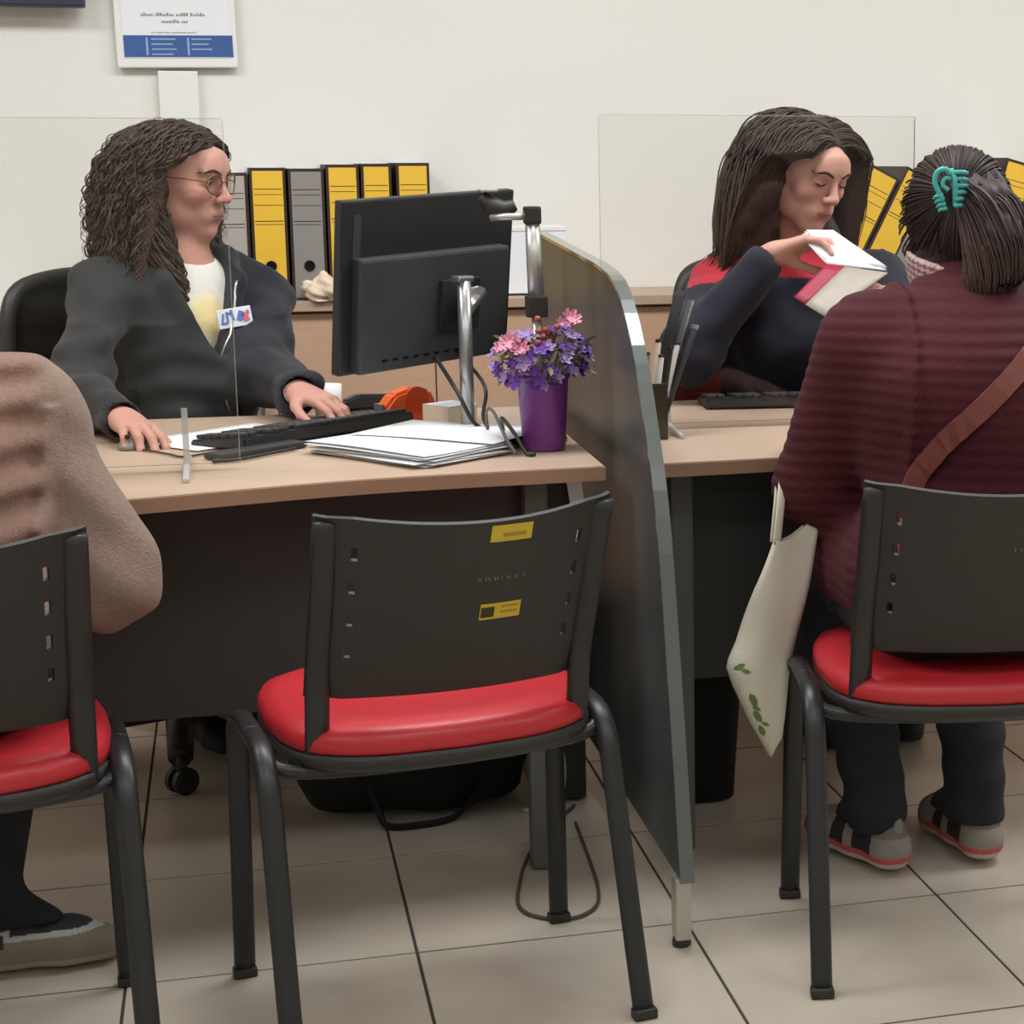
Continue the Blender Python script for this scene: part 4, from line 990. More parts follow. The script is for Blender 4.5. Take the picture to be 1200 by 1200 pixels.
# ------------------------------------------------------------------ clerk 1: curly hair, glasses, dark jacket
p1 = person('woman with curly dark hair, glasses and dark jacket working at the keyboard')
F = Frame((-.090, 4.190, 1.213), math.radians(-90 - 30), math.radians(-7), 0)
SK = L3(198, 146, 130); LIP = L3(166, 104, 96); BL = L3(206, 122, 106)
shR, shL = np.array((-.262, 4.135, .985)), np.array((.048, 4.262, .985)); elR, elL = np.array((-.305, 3.880, .800)), np.array((.072, 4.020, .812)); wrR, wrL = np.array((-.205, 3.640, .782)), np.array((.118, 3.785, .805))
hip = np.array((-.150, 4.24, .53)); chest = np.array((-.112, 4.205, .90)); nb = np.array((-.098, 4.195, 1.04))
def legs(G, hips, knees, ankles, r=(.075, .055, .04), k=.03, feet=True):
    for h_, k_, a_ in zip(hips, knees, ankles):
        G.cap(h_, k_, r[0], r[1], k); G.cap(k_, a_, r[1], r[2], k)
hips1 = ((-.235, 4.20, .53), (-.07, 4.27, .53)); kn1 = ((-.16, 3.86, .53), (.16, 3.95, .53)); an1 = ((-.10, 4.20, .12), (.02, 4.24, .12))
G = Grid((-.37, 3.50, .03), (.26, 4.38, 1.36), .0026)
face(G, F)
G.cap(F(0, -.022, -.06), nb + (0, 0, .0), .050, .052, .03); G.cap(nb, nb - (0, 0, .05), .055, .08, .04)
G.cap(hip, chest, .11, .115, .05); G.cap(shR, shL, .045, .045, .05)
for a, b, c in ((shR, elR, wrR), (shL, elL, wrL)): G.cap(a, b, .042, .036, .02); G.cap(b, c, .036, .023, .015)
hand(G, wrR, (.36, -.93, -.10), (.05, .1, 1), (.93, .35, 0), (14, 26, 22), var=(0, 2, 4, 8), thumb=(.7, .6, -.35))
hand(G, wrL, (.62, -.76, -.16), (.1, -.1, 1), (-.75, -.6, 0), (16, 24, 18), var=(-4, 0, 3, 6), thumb=(.7, .6, -.3))
legs(G, hips1, kn1, an1)
for a in an1: G.cap(np.array(a), np.array(a) + (.05, -.12, -.055), .034, .03, .02)
bo = G.mesh('body', M_skin, p1, face_col(F, SK, LIP, BL, shadow=L3(150, 96, 80)))
eyes(F, p1, bo, closed=False)
# shirt
G = Grid((-.30, 4.0, .5), (.12, 4.42, 1.10), .0045)
G.cap(hip + (0, 0, .05), chest, .125, .128, .05); G.cap(chest, nb - (0, 0, .045), .125, .085, .05); G.cap(nb - (0, 0, .05), nb - (.002, .004, .012), .075, .062, .02); G.cap(shR + (0, 0, -.02), shL + (0, 0, -.02), .05, .05, .06)
G.cap(nb + (.01, -.012, .02), nb + (.03, -.06, .13), .058, .085, .006, '-')
tf = np.array((.42, -.91, 0)); tr = np.array((-.91, -.42, 0))
def shirt_col(V):
    c = np.tile(L3(222, 220, 212), (len(V), 1)); q = V - chest; a = q @ tr; w = np.clip(1.3 - ((a + .015) / .05) ** 2 - ((q[:, 2] - .03) / .055) ** 2, 0, 1)[:, None]
    return c * (1 - w) + L3(226, 206, 150) * w
G.mesh('shirt', M_cloth, p1, shirt_col)
# jacket
G = Grid((-.45, 3.58, .48), (.25, 4.48, 1.13), .005)
G.cap(hip + (0, 0, .04), chest, .148, .150, .06); G.cap(chest, nb - (0, 0, .06), .145, .10, .06); G.cap(shR - (.0, 0, .012), shL - (0, 0, .012), .066, .066, .07)
for a, b, c in ((shR, elR, wrR), (shL, elL, wrL)): G.cap(a, b, .070, .064, .04); G.cap(b, c + (b - c) * .06, .064, .042, .03)
G.ell(chest + tf * .08 - (0, 0, .14), (.12, .12, .16), None, .06)
fw_ = waves(21, 14, 16, 46); fw2 = waves(5, 10, 50, 95)
G.disp(lambda x, y, z: .0095 * fw_(x, y, z) + .0030 * fw2(x, y, z) + .0025 * np.sin(z * 95 + 2 * np.sin(x * 14)) * (z < .93))
# collar, standing open
for s_, o_ in ((1, .02), (-1, -.02)):
    P = [nb + tr * (.066 * s_) + tf * (-.055) + (0, 0, .012), nb + tr * (.086 * s_) + tf * .018 + (0, 0, .008), nb + tr * (.070 * s_) + tf * .098 - (0, 0, .035), nb + tr * (.052 * s_) + tf * .130 - (0, 0, .10)]
    G.chain(P, [.022, .024, .024, .016], .02)
G.cap(nb + tr * .062 - tf * .06 + (0, 0, .01), nb - tr * .062 - tf * .06 + (0, 0, .01), .022, .022, .02)
# neck opening and V
G.cap(nb - (0, 0, .04), nb + (0, 0, .16), .062, .075, .008, '-')
for t_ in range(9):
    f_ = t_ / 8; c_ = nb + tf * (.10 + .055 * f_) - (0, 0, .0 + .175 * f_) + tr * .0; G.cap(c_ - tf * .05, c_ + tf * .10, .062 * (1 - f_) + .010, None, .006, '-')
G.cap(nb + tf * .16 - (0, 0, .18), nb + tf * .22 - (0, 0, .42), .008, .006, .006, '-', (tr, 2))
for w_, e_ in ((wrR, elR), (wrL, elL)):
    v_ = (w_ - e_) / np.linalg.norm(w_ - e_); G.cap(w_ - v_ * .035, w_ + v_ * .09, .030, .034, .003, '-')
G.half((0, 0, .50), (0, 0, -1))
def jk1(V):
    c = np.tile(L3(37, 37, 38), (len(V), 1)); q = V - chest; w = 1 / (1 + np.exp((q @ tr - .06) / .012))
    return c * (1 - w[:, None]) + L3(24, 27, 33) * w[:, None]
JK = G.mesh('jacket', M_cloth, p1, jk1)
def bvh(o): return BVHTree.FromPolygons([v.co for v in o.data.vertices], [tuple(p.vertices) for p in o.data.polygons])
BJ = bvh(JK)
# zip edges, badge
zp = [nb + tf * .128 - tr * .055 + (0, 0, -.03), nb + tf * .155 - tr * .04 - (0, 0, .10), nb + tf * .170 - tr * .012 - (0, 0, .19), nb + tf * .182 - tr * .008 - (0, 0, .30)]
zp = [l + n_ * .002 for l, n_, i_, d_ in (BJ.find_nearest(Vector(p)) for p in cr(zp, 6))]
tubeo('zip', zp, .0028, M_silver, p1, 6)
bR = Matrix((Vector((.96, .28, 0)), Vector((-.28, .96, 0)), Vector((0, 0, 1)))).transposed() @ Matrix.Rotation(math.radians(-7), 3, 'Y') @ Matrix.Rotation(math.radians(-6), 3, 'X')
_h = BJ.ray_cast(Vector((0, 0, 1.25)), Vector((.007, 4.08, .931)) - Vector((0, 0, 1.25)))
bc = _h[0] + Vector((-.3, -1, .1)).normalized() * .007
bd = box('badge', bc, (.072, .006, .040), mat('badge_white', (224, 226, 236), .6), p1, R=bR, bev=.0015)
def bmark(name, x, z, w, h, m, ang=0): return box(name, bc + bR @ Vector((x, -.0038, z)), (w, .0012, h), m, bd, R=bR @ Matrix.Rotation(ang, 3, 'Y'), bev=0)
MB_, MR_ = mat('badge_blue', (96, 120, 186), .6), mat('badge_red', (206, 110, 120), .6)
for k, x in enumerate((-.026, -.016, -.005)): bmark('badge_letter', x, .0 + .003 * k, .0045, .022, MB_, .25 - .2 * k)
bmark('badge_letter', -.021, -.009, .010, .004, MB_); bmark('badge_letter', -.011, .010, .010, .004, MB_)
bmark('badge_emblem', .012, .002, .012, .020, MB_, .4); bmark('badge_emblem', .022, -.002, .012, .018, MR_, -.3); bmark('badge_emblem', .028, .008, .006, .008, MR_)
# trousers
G = Grid((-.36, 3.74, .03), (.30, 4.42, .66), .006)
G.cap(hip + (0, 0, .06), hip, .14, .14, .04); legs(G, hips1, kn1, an1, (.095, .078, .058), .04); G.half((0, 0, .07), (0, 0, -1))
G.mesh('trousers', M_denim, p1)
for a in an1: shoe(p1, np.array(a) + (-.02, .05, -.116), np.array(a) + (.05, -.19, -.116), lambda a, b, c: np.tile(L3(40, 38, 38), (len(a), 1)))
# bracelet and glasses
v_ = (wrL - elL) / np.linalg.norm(wrL - elL); bcn = wrL + v_ * .008
u_ = np.cross(v_, (0, 0, 1)); u_ /= np.linalg.norm(u_); w2 = np.cross(u_, v_)
tubeo('bracelet', [bcn + (u_ * math.cos(a) * .0275 + w2 * math.sin(a) * .0235) for a in np.linspace(0, 2 * PI, 25)], .0035, mat('bead_bracelet', (160, 130, 118), .35, metal=.3), p1, 8)
gl = empty('glasses', parent=p1)
for x in (-1, 1):
    ring = [F(x * (.033 + .023 * math.cos(a)), .104 - .010 * abs(math.cos(a)) * (1 if math.cos(a) > 0 else .2), .003 + .0205 * math.sin(a)) for a in np.linspace(0, 2 * PI, 29)]
    tubeo('rim', ring, .0016, M_gold, gl, 6); bm = bmesh.new(); c_ = bm.verts.new(F(x * .033, .1035, .003)); vs_ = [bm.verts.new(p) for p in ring[:-1]]
    for i in range(len(vs_)): bm.faces.new((c_, vs_[i], vs_[(i + 1) % len(vs_)]))
    bmesh.ops.solidify(bm, geom=bm.faces[:], thickness=.001); fin(bm, 'lens', M_lens, gl, True)
    tubeo('temple', [F(x * .056, .094, .008), F(x * .074, .06, .010), F(x * .079, .0, .008), F(x * .078, -.02, -.005)], .0014, M_gold, gl, 6)
tubeo('bridge', cr([F(-.010, .104, .008), F(0, .108, .011), F(.010, .104, .008)], 4), .0014, M_gold, gl, 6)
# hair
HC = L3(60, 50, 45); HC2 = L3(92, 70, 58)
G = Grid((-.36, 4.02, .95), (.10, 4.44, 1.38), .004)
G.ell(F(0, -.016, .028), (.081, .104, .090), F.M, .02); G.ell(F(.01, -.070, -.03), (.088, .075, .12), F.M, .03); G.ell(F(.052, -.045, -.06), (.040, .055, .12), F.M, .03); G.ell(F(-.045, -.04, -.06), (.036, .05, .11), F.M, .03)
G.ell(F(.01, -.085, -.13), (.105, .065, .09), F.M, .04); G.cap(F(.062, -.02, -.12), F(.080, .01, -.21), .030, .02, .03); G.cap(F(-.050, -.01, -.12), F(-.060, .03, -.20), .026, .020, .03)
G.ell(F(0, .088, -.045), (.070, .092, .110), F.M, .012, '-'); G.ell(F(0, .100, .045), (.062, .052, .045), F.M, .012, '-'); G.ell(F(.072, .062, .015), (.03, .050, .055), F.M, .01, '-'); G.ell(F(-.072, .062, .015), (.03, .050, .055), F.M, .01, '-'); G.ell(F(0, -.01, -.15), (.046, .075, .075), F.M, .012, '-')
hw = waves(9, 16, 60, 150); G.disp(lambda x, y, z: .0055 * hw(x, y, z))
hm = G.mesh('hair', M_hair, p1, lambda V: HC * .8 + (HC2 - HC) * .5 * np.clip((1.2 - V[:, 2]) / .2, 0, 1)[:, None])
body1 = shoulders((shR + (0, 0, -.01), .085), (shL + (0, 0, -.01), .085), (chest, .155), (nb, .075))
P = flow_hair(F, 1700, 34, .30, 3, part=.1, vol=(.004, .030), curl=.0062, cfreq=120, grav=.24, body=body1, clump=7, sweep=.008, far=.35, hl=.60)
q_ = np.random.RandomState(4)
hair_obj('hair_strand', P, q_.uniform(.0016, .0032, len(P)), M_hair, p1, HC * 1.05, HC2 * 1.15, 5)['kind'] = 'stuff'
P = flow_hair(F, 200, 30, .24, 13, part=.1, vol=(.012, .040), curl=.009, cfreq=130, grav=.20, body=body1, sweep=.02, far=.3, hl=.58)
_lk = np.concatenate([lock([F(-.060, .0, -.06), F(-.066, .03, -.13), F(-.060, .065, -.19), F(-.055, .075, -.235)], [.02, .030, .030, .014], 180, 41, curl=.006)[:, :19], lock([F(.078, .0, -.07), F(.088, .02, -.15), F(.090, .05, -.22), F(.085, .065, -.262)], [.02, .032, .030, .012], 200, 42, curl=.006)[:, :19]])
hair_obj('front_lock', _lk, .0022, M_hair, p1, HC, HC2 * 1.1, 9)['kind'] = 'stuff'
hair_obj('loose_curl', P, .0012, M_hair, p1, HC, HC2, 6)['kind'] = 'stuff'

# ------------------------------------------------------------------ clerk 2: straight hair, red and navy jacket, booklet
p2 = person('woman with long straight dark hair and red and navy jacket reading a booklet')
F = Frame((1.238, 4.035, 1.228), math.radians(180 + 24), math.radians(-20), math.radians(-4))
SK2 = L3(202, 152, 138); HCs = L3(64, 54, 50)
shR, shL = np.array((1.075, 4.085, .985)), np.array((1.425, 4.115, .985)); elR, elL = np.array((.935, 3.895, .855)), np.array((1.50, 3.90, .84)); wrR, wrL = np.array((1.098, 3.835, 1.058)), np.array((1.345, 3.755, .965))
hip = np.array((1.28, 4.25, .53)); chest = np.array((1.255, 4.13, .90)); nb = np.array((1.25, 4.105, 1.04))
hips2 = ((1.19, 4.22, .53), (1.37, 4.22, .53)); kn2 = ((1.17, 3.84, .53), (1.40, 3.84, .53)); an2 = ((1.20, 3.90, .09), (1.38, 3.90, .09))
G = Grid((.88, 3.66, .03), (1.56, 4.38, 1.37), .0026)
face(G, F, lids=1)
G.cap(F(0, -.028, -.055), nb, .050, .052, .03); G.cap(nb, nb - (0, 0, .05), .055, .08, .04)
G.cap(hip, chest, .11, .115, .05); G.cap(shR, shL, .045, .045, .05)
for a, b, c in ((shR, elR, wrR), (shL, elL, wrL)): G.cap(a, b, .042, .036, .02); G.cap(b, c, .036, .024, .015)
hand(G, wrR, (.88, -.22, .30), (-.10, .42, .9), (.1, .85, -.5), (30, 38, 24), var=(4, 0, 0, -4), thumb=(.85, .35, -.75), s=1.0, tcurl=10)
hand(G, wrL, (-.62, -.62, .25), (.55, .1, .8), (-.2, .8, .4), (25, 35, 25), thumb=(.8, .45, -.5))
legs(G, hips2, kn2, an2)
for a in an2: G.cap(np.array(a), np.array(a) + (0, -.13, -.055), .034, .03, .02)
bo = G.mesh('body', M_skin, p2, face_col(F, SK2, L3(166, 92, 90), L3(206, 124, 110), shadow=L3(146, 92, 78)))
eyes(F, p2, bo, closed=True, brow=(44, 33, 28))
G = Grid((.80, 3.66, .50), (1.66, 4.46, 1.14), .005)
G.cap(hip + (0, 0, .04), chest, .150, .150, .06); G.cap(chest, nb - (0, 0, .06), .145, .10, .06); G.cap(shR - (.0, 0, .012), shL - (0, 0, .012), .064, .064, .07)
for a, b, c in ((shR, elR, wrR), (shL, elL, wrL)): G.cap(a, b, .072, .066, .04); G.cap(b, c + (b - c) * .10, .066, .043, .03)
G.ell((1.02, 4.19, .78), (.09, .09, .10), None, .05)
G.disp(lambda x, y, z: .007 * fw_(x, y, z) + .0022 * fw2(x, y, z))
G.chain([nb + (-.07, .05, .01), nb + (-.085, -.02, .012), nb + (-.05, -.085, -.01), nb + (-.01, -.12, -.06)], [.02, .024, .026, .02], .02); G.chain([nb + (.07, .05, .01), nb + (.085, -.02, .012), nb + (.06, -.085, -.01), nb + (.02, -.12, -.06)], [.02, .024, .026, .02], .02)
G.cap(nb + (-.06, .06, .01), nb + (.06, .06, .01), .022, .022, .02)
G.cap(nb - (0, 0, .04), nb + (0, -.02, .16), .058, .072, .008, '-')
for w_, e_ in ((wrR, elR), (wrL, elL)):
    v_ = (w_ - e_) / np.linalg.norm(w_ - e_); G.cap(w_ - v_ * .05, w_ + v_ * .07, .030, .036, .003, '-')
G.half((0, 0, .51), (0, 0, -1))
def jk2(V):
    x, y, z = V.T; NV = L3(26, 27, 42); RD = L3(170, 34, 48); DR = L3(136, 48, 48)
    # red yoke over the shoulders and collar, red hem; navy elsewhere (a sharp seam, slightly slanted)
    s = .018 * np.sin(x * 30 + y * 20)
    yoke = (z > .985 + .42 * (x - .98) + .006 * np.sin(60 * x)) & (y > 3.955)
    w = (yoke & (x < 1.25)).astype(float)
    # collar
    col = (np.linalg.norm(V - (nb + (0, -.03, 0)), axis=1) < .125) & (z > 1.0); w = np.maximum(w, col)
    c = NV * (1 - w[:, None]) + RD * w[:, None]
    hem = ((z < .86) & (y > 4.06) & (x < 1.06)); c[hem] = DR
    return c
G.mesh('jacket', M_cloth, p2, jk2)
G = Grid((1.05, 3.72, .03), (1.52, 4.42, .66), .006)
G.cap(hip + (0, 0, .06), hip, .14, .14, .04); legs(G, hips2, kn2, an2, (.095, .078, .058), .04); G.half((0, 0, .07), (0, 0, -1))
G.mesh('trousers', M_denim, p2)
for a in an2: shoe(p2, np.array(a) + (0, .06, -.088), np.array(a) + (0, -.20, -.088), lambda a, b, c: np.tile(L3(40, 38, 38), (len(a), 1)))
G = Grid((1.02, 3.86, .93), (1.46, 4.28, 1.38), .004)
G.ell(F(0, -.014, .028), (.081, .104, .090), F.M, .02); G.ell(F(.01, -.055, -.03), (.086, .07, .11), F.M, .03)
for x in (-1, 1): G.chain([F(x * .064, -.03, .02), F(x * .070, -.04, -.06), np.array((1.238 - x * .075 - .01, 4.10, 1.08)), np.array((1.238 - x * .085 - .01, 4.06, .99))], [.028, .030, .034, .024], .03)
G.chain([np.array((1.14, 4.06, 1.20)), np.array((1.115, 4.075, 1.11)), np.array((1.10, 4.07, 1.05))], [.035, .042, .03], .03)
G.ell(F(0, .085, -.045), (.072, .090, .112), F.M, .012, '-'); G.ell(F(-.004, .10, .046), (.060, .054, .044), F.M, .016, '-'); G.ell(F(.072, .062, .010), (.03, .048, .055), F.M, .01, '-'); G.ell(F(-.072, .062, .010), (.03, .048, .055), F.M, .01, '-')
hw = waves(19, 14, 50, 120, (1, 1, .15)); G.disp(lambda x, y, z: .0030 * hw(x, y, z))
G.mesh('hair', M_hair, p2, lambda V: np.tile(HCs * .85, (len(V), 1)))
body2 = shoulders((shR + (0, 0, -.01), .085), (shL + (0, 0, -.01), .085), (chest, .155), (nb, .07))
P = flow_hair(F, 2000, 22, .34, 8, part=-.22, vol=(.003, .017), curl=.0025, cfreq=32, grav=.26, body=body2, face_r=(.066, .088, .125), sweep=.012, far=.4, hl=.62)
hair_obj('hair_strand', P, np.random.RandomState(2).uniform(.0014, .0026, len(P)), M_hair, p2, HCs * 1.05, L3(84, 64, 58), 5)['kind'] = 'stuff'
tubeo('earring', [F(.078, .0, -.035), F(.079, .0, -.045)], .004, M_gold, p2, 8)

# booklet in her hands
bk_ = tag(empty('booklet', (1.18, 3.70, .98)), 'open booklet with white pages and red and grey cover held by the straight haired clerk', 'booklet')
bo = Vector((1.18, 3.70, .98))
def bs(name, C, m, th=.003, **k): return sheet(name, [Vector(c) - bo for c in C], m, bk_, th=th, **k)
A_, B_, C_, D_ = (1.109, 3.70, .978), (1.192, 3.74, 1.041), (1.305, 3.68, 1.025), (1.156, 3.63, .941)
def mixp(a, b, t): return tuple(np.array(a) * (1 - t) + np.array(b) * t)
bs('cover_red', (A_, B_, mixp(B_, C_, .30), mixp(A_, D_, .36)), mat('booklet_red', (156, 40, 66), .45), wob=.0006)
bs('cover_grey', (mixp(A_, D_, .36), mixp(B_, C_, .30), C_, D_), mat('booklet_grey', (166, 156, 146), .45, vary=.15, vscale=14), wob=.0006)
for k in range(4):
    e = .004 * k
    bs('page', ((1.192 + e, 3.742 + .002 * k, 1.043), (1.153 + e, 3.800, 1.099 + e), (1.206 + e * 2, 3.815, 1.103 + e * .5), (1.305 + e * .3, 3.685 + .003 * k, 1.029 + e * .7)), M_paper, th=.0006, wob=.0012, seed=k, bend=.004)
bm = bmesh.new()
bm.free()

# ------------------------------------------------------------------ visitor in the maroon coat
p3 = person('person in maroon ribbed coat with teal hair clip, seated with back to the viewer')
F = Frame((1.153, 2.925, 1.138), math.radians(-6), math.radians(-4), 0)
shL, shR = np.array((.985, 2.865, .965)), np.array((1.335, 2.845, .965)); elL, elR = np.array((.936, 2.96, .715)), np.array((1.40, 2.95, .71)); wrL, wrR = np.array((1.01, 3.19, .795)), np.array((1.33, 3.19, .795))
hip = np.array((1.125, 2.745, .575)); chest = np.array((1.150, 2.80, .86)); nb = np.array((1.155, 2.865, 1.03))
hips3 = ((1.04, 2.75, .565), (1.22, 2.75, .565)); kn3 = ((1.015, 3.13, .52), (1.250, 3.13, .52)); an3 = ((1.070, 3.045, .125), (1.262, 3.045, .125))
G = Grid((.83, 2.58, .03), (1.50, 3.40, 1.30), .004)
face(G, F, ears=True)
G.cap(F(0, -.03, -.06), nb, .052, .055, .03); G.cap(nb, nb - (0, 0, .05), .06, .09, .04)
G.cap(hip, chest, .09, .11, .05); G.cap(shR, shL, .05, .05, .05)
for a, b, c in ((shR, elR, wrR), (shL, elL, wrL)): G.cap(a, b, .046, .04, .02); G.cap(b, c, .04, .025, .015)
hand(G, wrL, (.5, .85, -.12), (0, 0, 1), (1, -.3, 0), (15, 25, 20)); hand(G, wrR, (-.5, .85, -.12), (0, 0, 1), (-1, -.3, 0), (15, 25, 20))
legs(G, hips3, kn3, an3, (.062, .050, .034))
for a in an3: G.cap(np.array(a), np.array(a) + (-.02, .08, -.075), .030, .024, .02)
G.mesh('body', M_skin, p3, face_col(F, SK2, L3(170, 88, 86), L3(206, 124, 110)))
eyes(F, p3)
# coat
G = Grid((.78, 2.50, .52), (1.58, 3.32, 1.16), .005)
G.ell((1.130, 2.735, .60), (.205, .150, .16), None, .05); G.cap(hip + (0, 0, .05), chest + (0, 0, -.02), .150, .172, .08); G.ell((1.150, 2.795, .85), (.200, .150, .19), None, .08)
G.cap(chest, nb - (0, 0, .06), .160, .115, .08); G.cap(shL + (.01, 0, -.02), shR + (-.01, 0, -.02), .082, .082, .08); G.cap(nb + (0, 0, -.05), nb + (0, .0, .03), .09, .072, .05)
for a, b, c in ((shR, elR, wrR), (shL, elL, wrL)): G.cap(a, b, .082, .070, .05); G.cap(b, c + (b - c) * .05, .068, .046, .03)
fm = waves(33, 12, 14, 34)
G.cap((1.03, 2.76, .60), (1.01, 2.98, .575), .115, .095, .05); G.cap((1.23, 2.76, .60), (1.25, 2.98, .575), .115, .095, .05)
# soft horizontal ribs and the sleeve seams
G.disp(lambda x, y, z: .007 * fm(x, y, z) + .0012 * np.sin(z * 300 + 1.4 * fm(x * .6, y * .6, z * .6)) - .0085 * np.exp(-((np.abs(x - 1.152 - .02 * (z - .8)) - (.150 + .22 * np.clip(.99 - z, -.1, .06))) / .008) ** 2) * (z > .72) * (y < 2.95), .03)
G.cap(nb - (0, 0, .03), nb + (0, .02, .14), .058, .078, .008, '-')
for w_, e_ in ((wrR, elR), (wrL, elL)):
    v_ = (w_ - e_) / np.linalg.norm(w_ - e_); G.cap(w_ - v_ * .04, w_ + v_ * .08, .032, .036, .003, '-')
G.half((0, 0, .535), (0, 0, -1))
def coat(V):
    x, y, z = V.T; c = np.tile(L3(68, 15, 25), (len(V), 1)); r = .5 + .5 * np.sin(z * 300 + 1.4 * fm(x * .6, y * .6, z * .6))
    return c * (.90 + .20 * r[:, None])
M_coat = mat('maroon_chenille', (104, 30, 42), .9, attr='Col', bump=.35, scale=240, vary=.12, vscale=90, sheen=.0)
G.mesh('coat', M_coat, p3, coat)
# striped knit collar under the coat
G = Grid((1.02, 2.74, .98), (1.29, 3.02, 1.13), .0035)
cA = nb + (0, .004, .012)
G.cap(cA, cA + (0, .016, .048), .090, .096, .0); G.cap(cA - (0, 0, .02), cA + (0, .03, .12), .072, .084, .004, '-'); G.half(cA + (0, .012, .060), (0, -.25, 1), 0)
def colr(V):
    z = V[:, 2] - .25 * (V[:, 1] - 2.87); s = np.sin(z * 620); w = (s > .1)[:, None]; a = np.arctan2(V[:, 0] - 1.155, V[:, 1] - 2.88); w = w * (.6 + .4 * (np.sin(a * 60) > -.3))[:, None]
    return L3(120, 70, 74) * (1 - w) + L3(196, 172, 168) * w
G.mesh('knit_collar', M_fuzzy, p3, colr)
# jeans
G = Grid((.86, 2.54, .06), (1.46, 3.28, .74), .005)
G.ell((1.130, 2.725, .590), (.185, .140, .118), None, .04); legs(G, hips3, kn3, an3, (.100, .074, .054), .04)
for a in an3: G.cap(np.array(a), np.array(a) - (0, .004, .05), .052, .050, .02); G.cap(np.array(a), np.array(a) + (-.022, .075, -.055), .042, .030, .02)
G.disp(lambda x, y, z: .004 * fw_(x, y, z) + .0026 * np.sin(z * 85 + 8 * x) * (z < .3)); G.half((0, 0, .074), (0, 0, -1))
G.half((1.13, 2.70, .474), (0, -.25, -1), 0, (.9, 2.5, .40), (1.4, 2.86, .7))
G.mesh('jeans', M_denim, p3)
def sneak(a, b, c):
    o = np.tile(L3(150, 142, 132), (len(a), 1)); dk = ((c > .03) & (c < .075) & (((a > .16) & (a < .36)) | ((a > .45) & (a < .60)))); o[dk] = L3(46, 44, 44)
    o[(c > .064) & (a < .16)] = L3(120, 112, 106); o[(c < .030)] = L3(196, 92, 96); o[(c < .019)] = L3(206, 190, 176); o[(a > .78) & (c > .03)] = L3(136, 96, 82); return o
for hl, to in (((1.098, 2.985, .004), (1.010, 3.225, .004)), ((1.266, 2.985, .004), (1.250, 3.240, .004))):
    s_, at = shoe(p3, hl, to, sneak, 'sneaker', h=.088)
    tubeo('heel_tab', cr([at(.035, 0, .05), at(.045, 0, .085), at(.075, 0, .115)], 4), [.009, .010, .010, .011, .011, .010, .009, .008, .007], mat('heel_tab_grey', (140, 134, 126), .8), s_, 8, tuple(at(0, 1, 0) - at(0, 0, 0)), .004)
    tubeo('laces', cr([at(.40, -.028, .074), at(.46, 0, .088), at(.52, .028, .070), at(.56, 0, .078), at(.60, -.026, .062)], 5), .003, M_white, s_, 6)
# shoulder strap across the back, and the small bag at its end (at the front hip)
sp_ = [(1.30, 2.90, 1.035), (1.278, 2.80, 1.062), (1.238, 2.715, 1.030), (1.165, 2.640, .955), (1.06, 2.615, .865), (.995, 2.630, .800), (.975, 2.645, .73), (.985, 2.65, .66), (1.01, 2.66, .59)]
bm = bmesh.new(); Pc = cr(sp_, 6)
for i in range(len(Pc)):
    pass
_c = [o for o in p3.children if o.name.startswith('coat')][0]; _b = BVHTree.FromPolygons([v.co for v in _c.data.vertices], [tuple(p.vertices) for p in _c.data.polygons])
Pn = []; Nn = []
for p in Pc:
    l, n_, i_, d_ = _b.find_nearest(Vector(p)); Pn.append(l + n_ * .004); Nn.append(n_)
for _ in range(3): Pn = [Pn[0]] + [(Pn[i - 1] + Pn[i] * 2 + Pn[i + 1]) / 4 for i in range(1, len(Pn) - 1)] + [Pn[-1]]
rings = []
for i, p in enumerate(Pn):
    t = (Pn[min(i + 1, len(Pn) - 1)] - Pn[max(i - 1, 0)]).normalized(); n_ = Nn[i]; u_ = t.cross(n_).normalized() * .0165
    p = p + n_ * .003
    rings.append([bm.verts.new(p + u_ + n_ * .002), bm.verts.new(p - u_ + n_ * .002), bm.verts.new(p - u_ - n_ * .004), bm.verts.new(p + u_ - n_ * .004)])
for a, b in zip(rings, rings[1:]):
    for k in range(4): bm.faces.new((a[k], a[(k + 1) % 4], b[(k + 1) % 4], b[k]))
bm.faces.new(rings[0]); bm.faces.new(rings[-1][::-1])
fin(bm, 'bag_strap', mat('brown_leather', (118, 62, 54), .6, bump=.15, scale=150), p3)
# hair gathered in a clip, tail falling on the right
HC3 = L3(58, 44, 42)
CL = np.array((1.112, 2.815, 1.200))
G = Grid((1.00, 2.68, .98), (1.34, 3.08, 1.30), .004)
G.ell(F(0, -.014, .034), (.084, .106, .098), F.M, .02); G.ell(F(0, -.04, -.045), (.080, .072, .075), F.M, .03)
tail = [np.array(p) for p in ((1.140, 2.820, 1.208), (1.158, 2.800, 1.183), (1.164, 2.775, 1.130), (1.158, 2.765, 1.085), (1.146, 2.765, 1.056), (1.138, 2.77, 1.038))]
G.chain(tail, [.020, .036, .044, .038, .025, .008], .015); G.cap((1.175, 2.85, 1.185), (1.19, 2.85, 1.11), .042, .034, .03)
G.ell(F(0, .085, -.03), (.066, .075, .11), F.M, .012, '-')
cl = np.array(CL)
def gro(x, y, z):
    dx, dz = x - cl[0], z - cl[2]; a = np.arctan2(dz, dx); w = (x < 1.12); return np.where(w, .0018 * np.sin(a * 42) , .0026 * np.sin(x * 260 + z * 60 + 3 * np.sin(z * 40)))
G.disp(gro)
G.mesh('hair', M_hair, p3, lambda V: np.tile(HC3 * .85, (len(V), 1)))
q_ = np.random.RandomState(12)
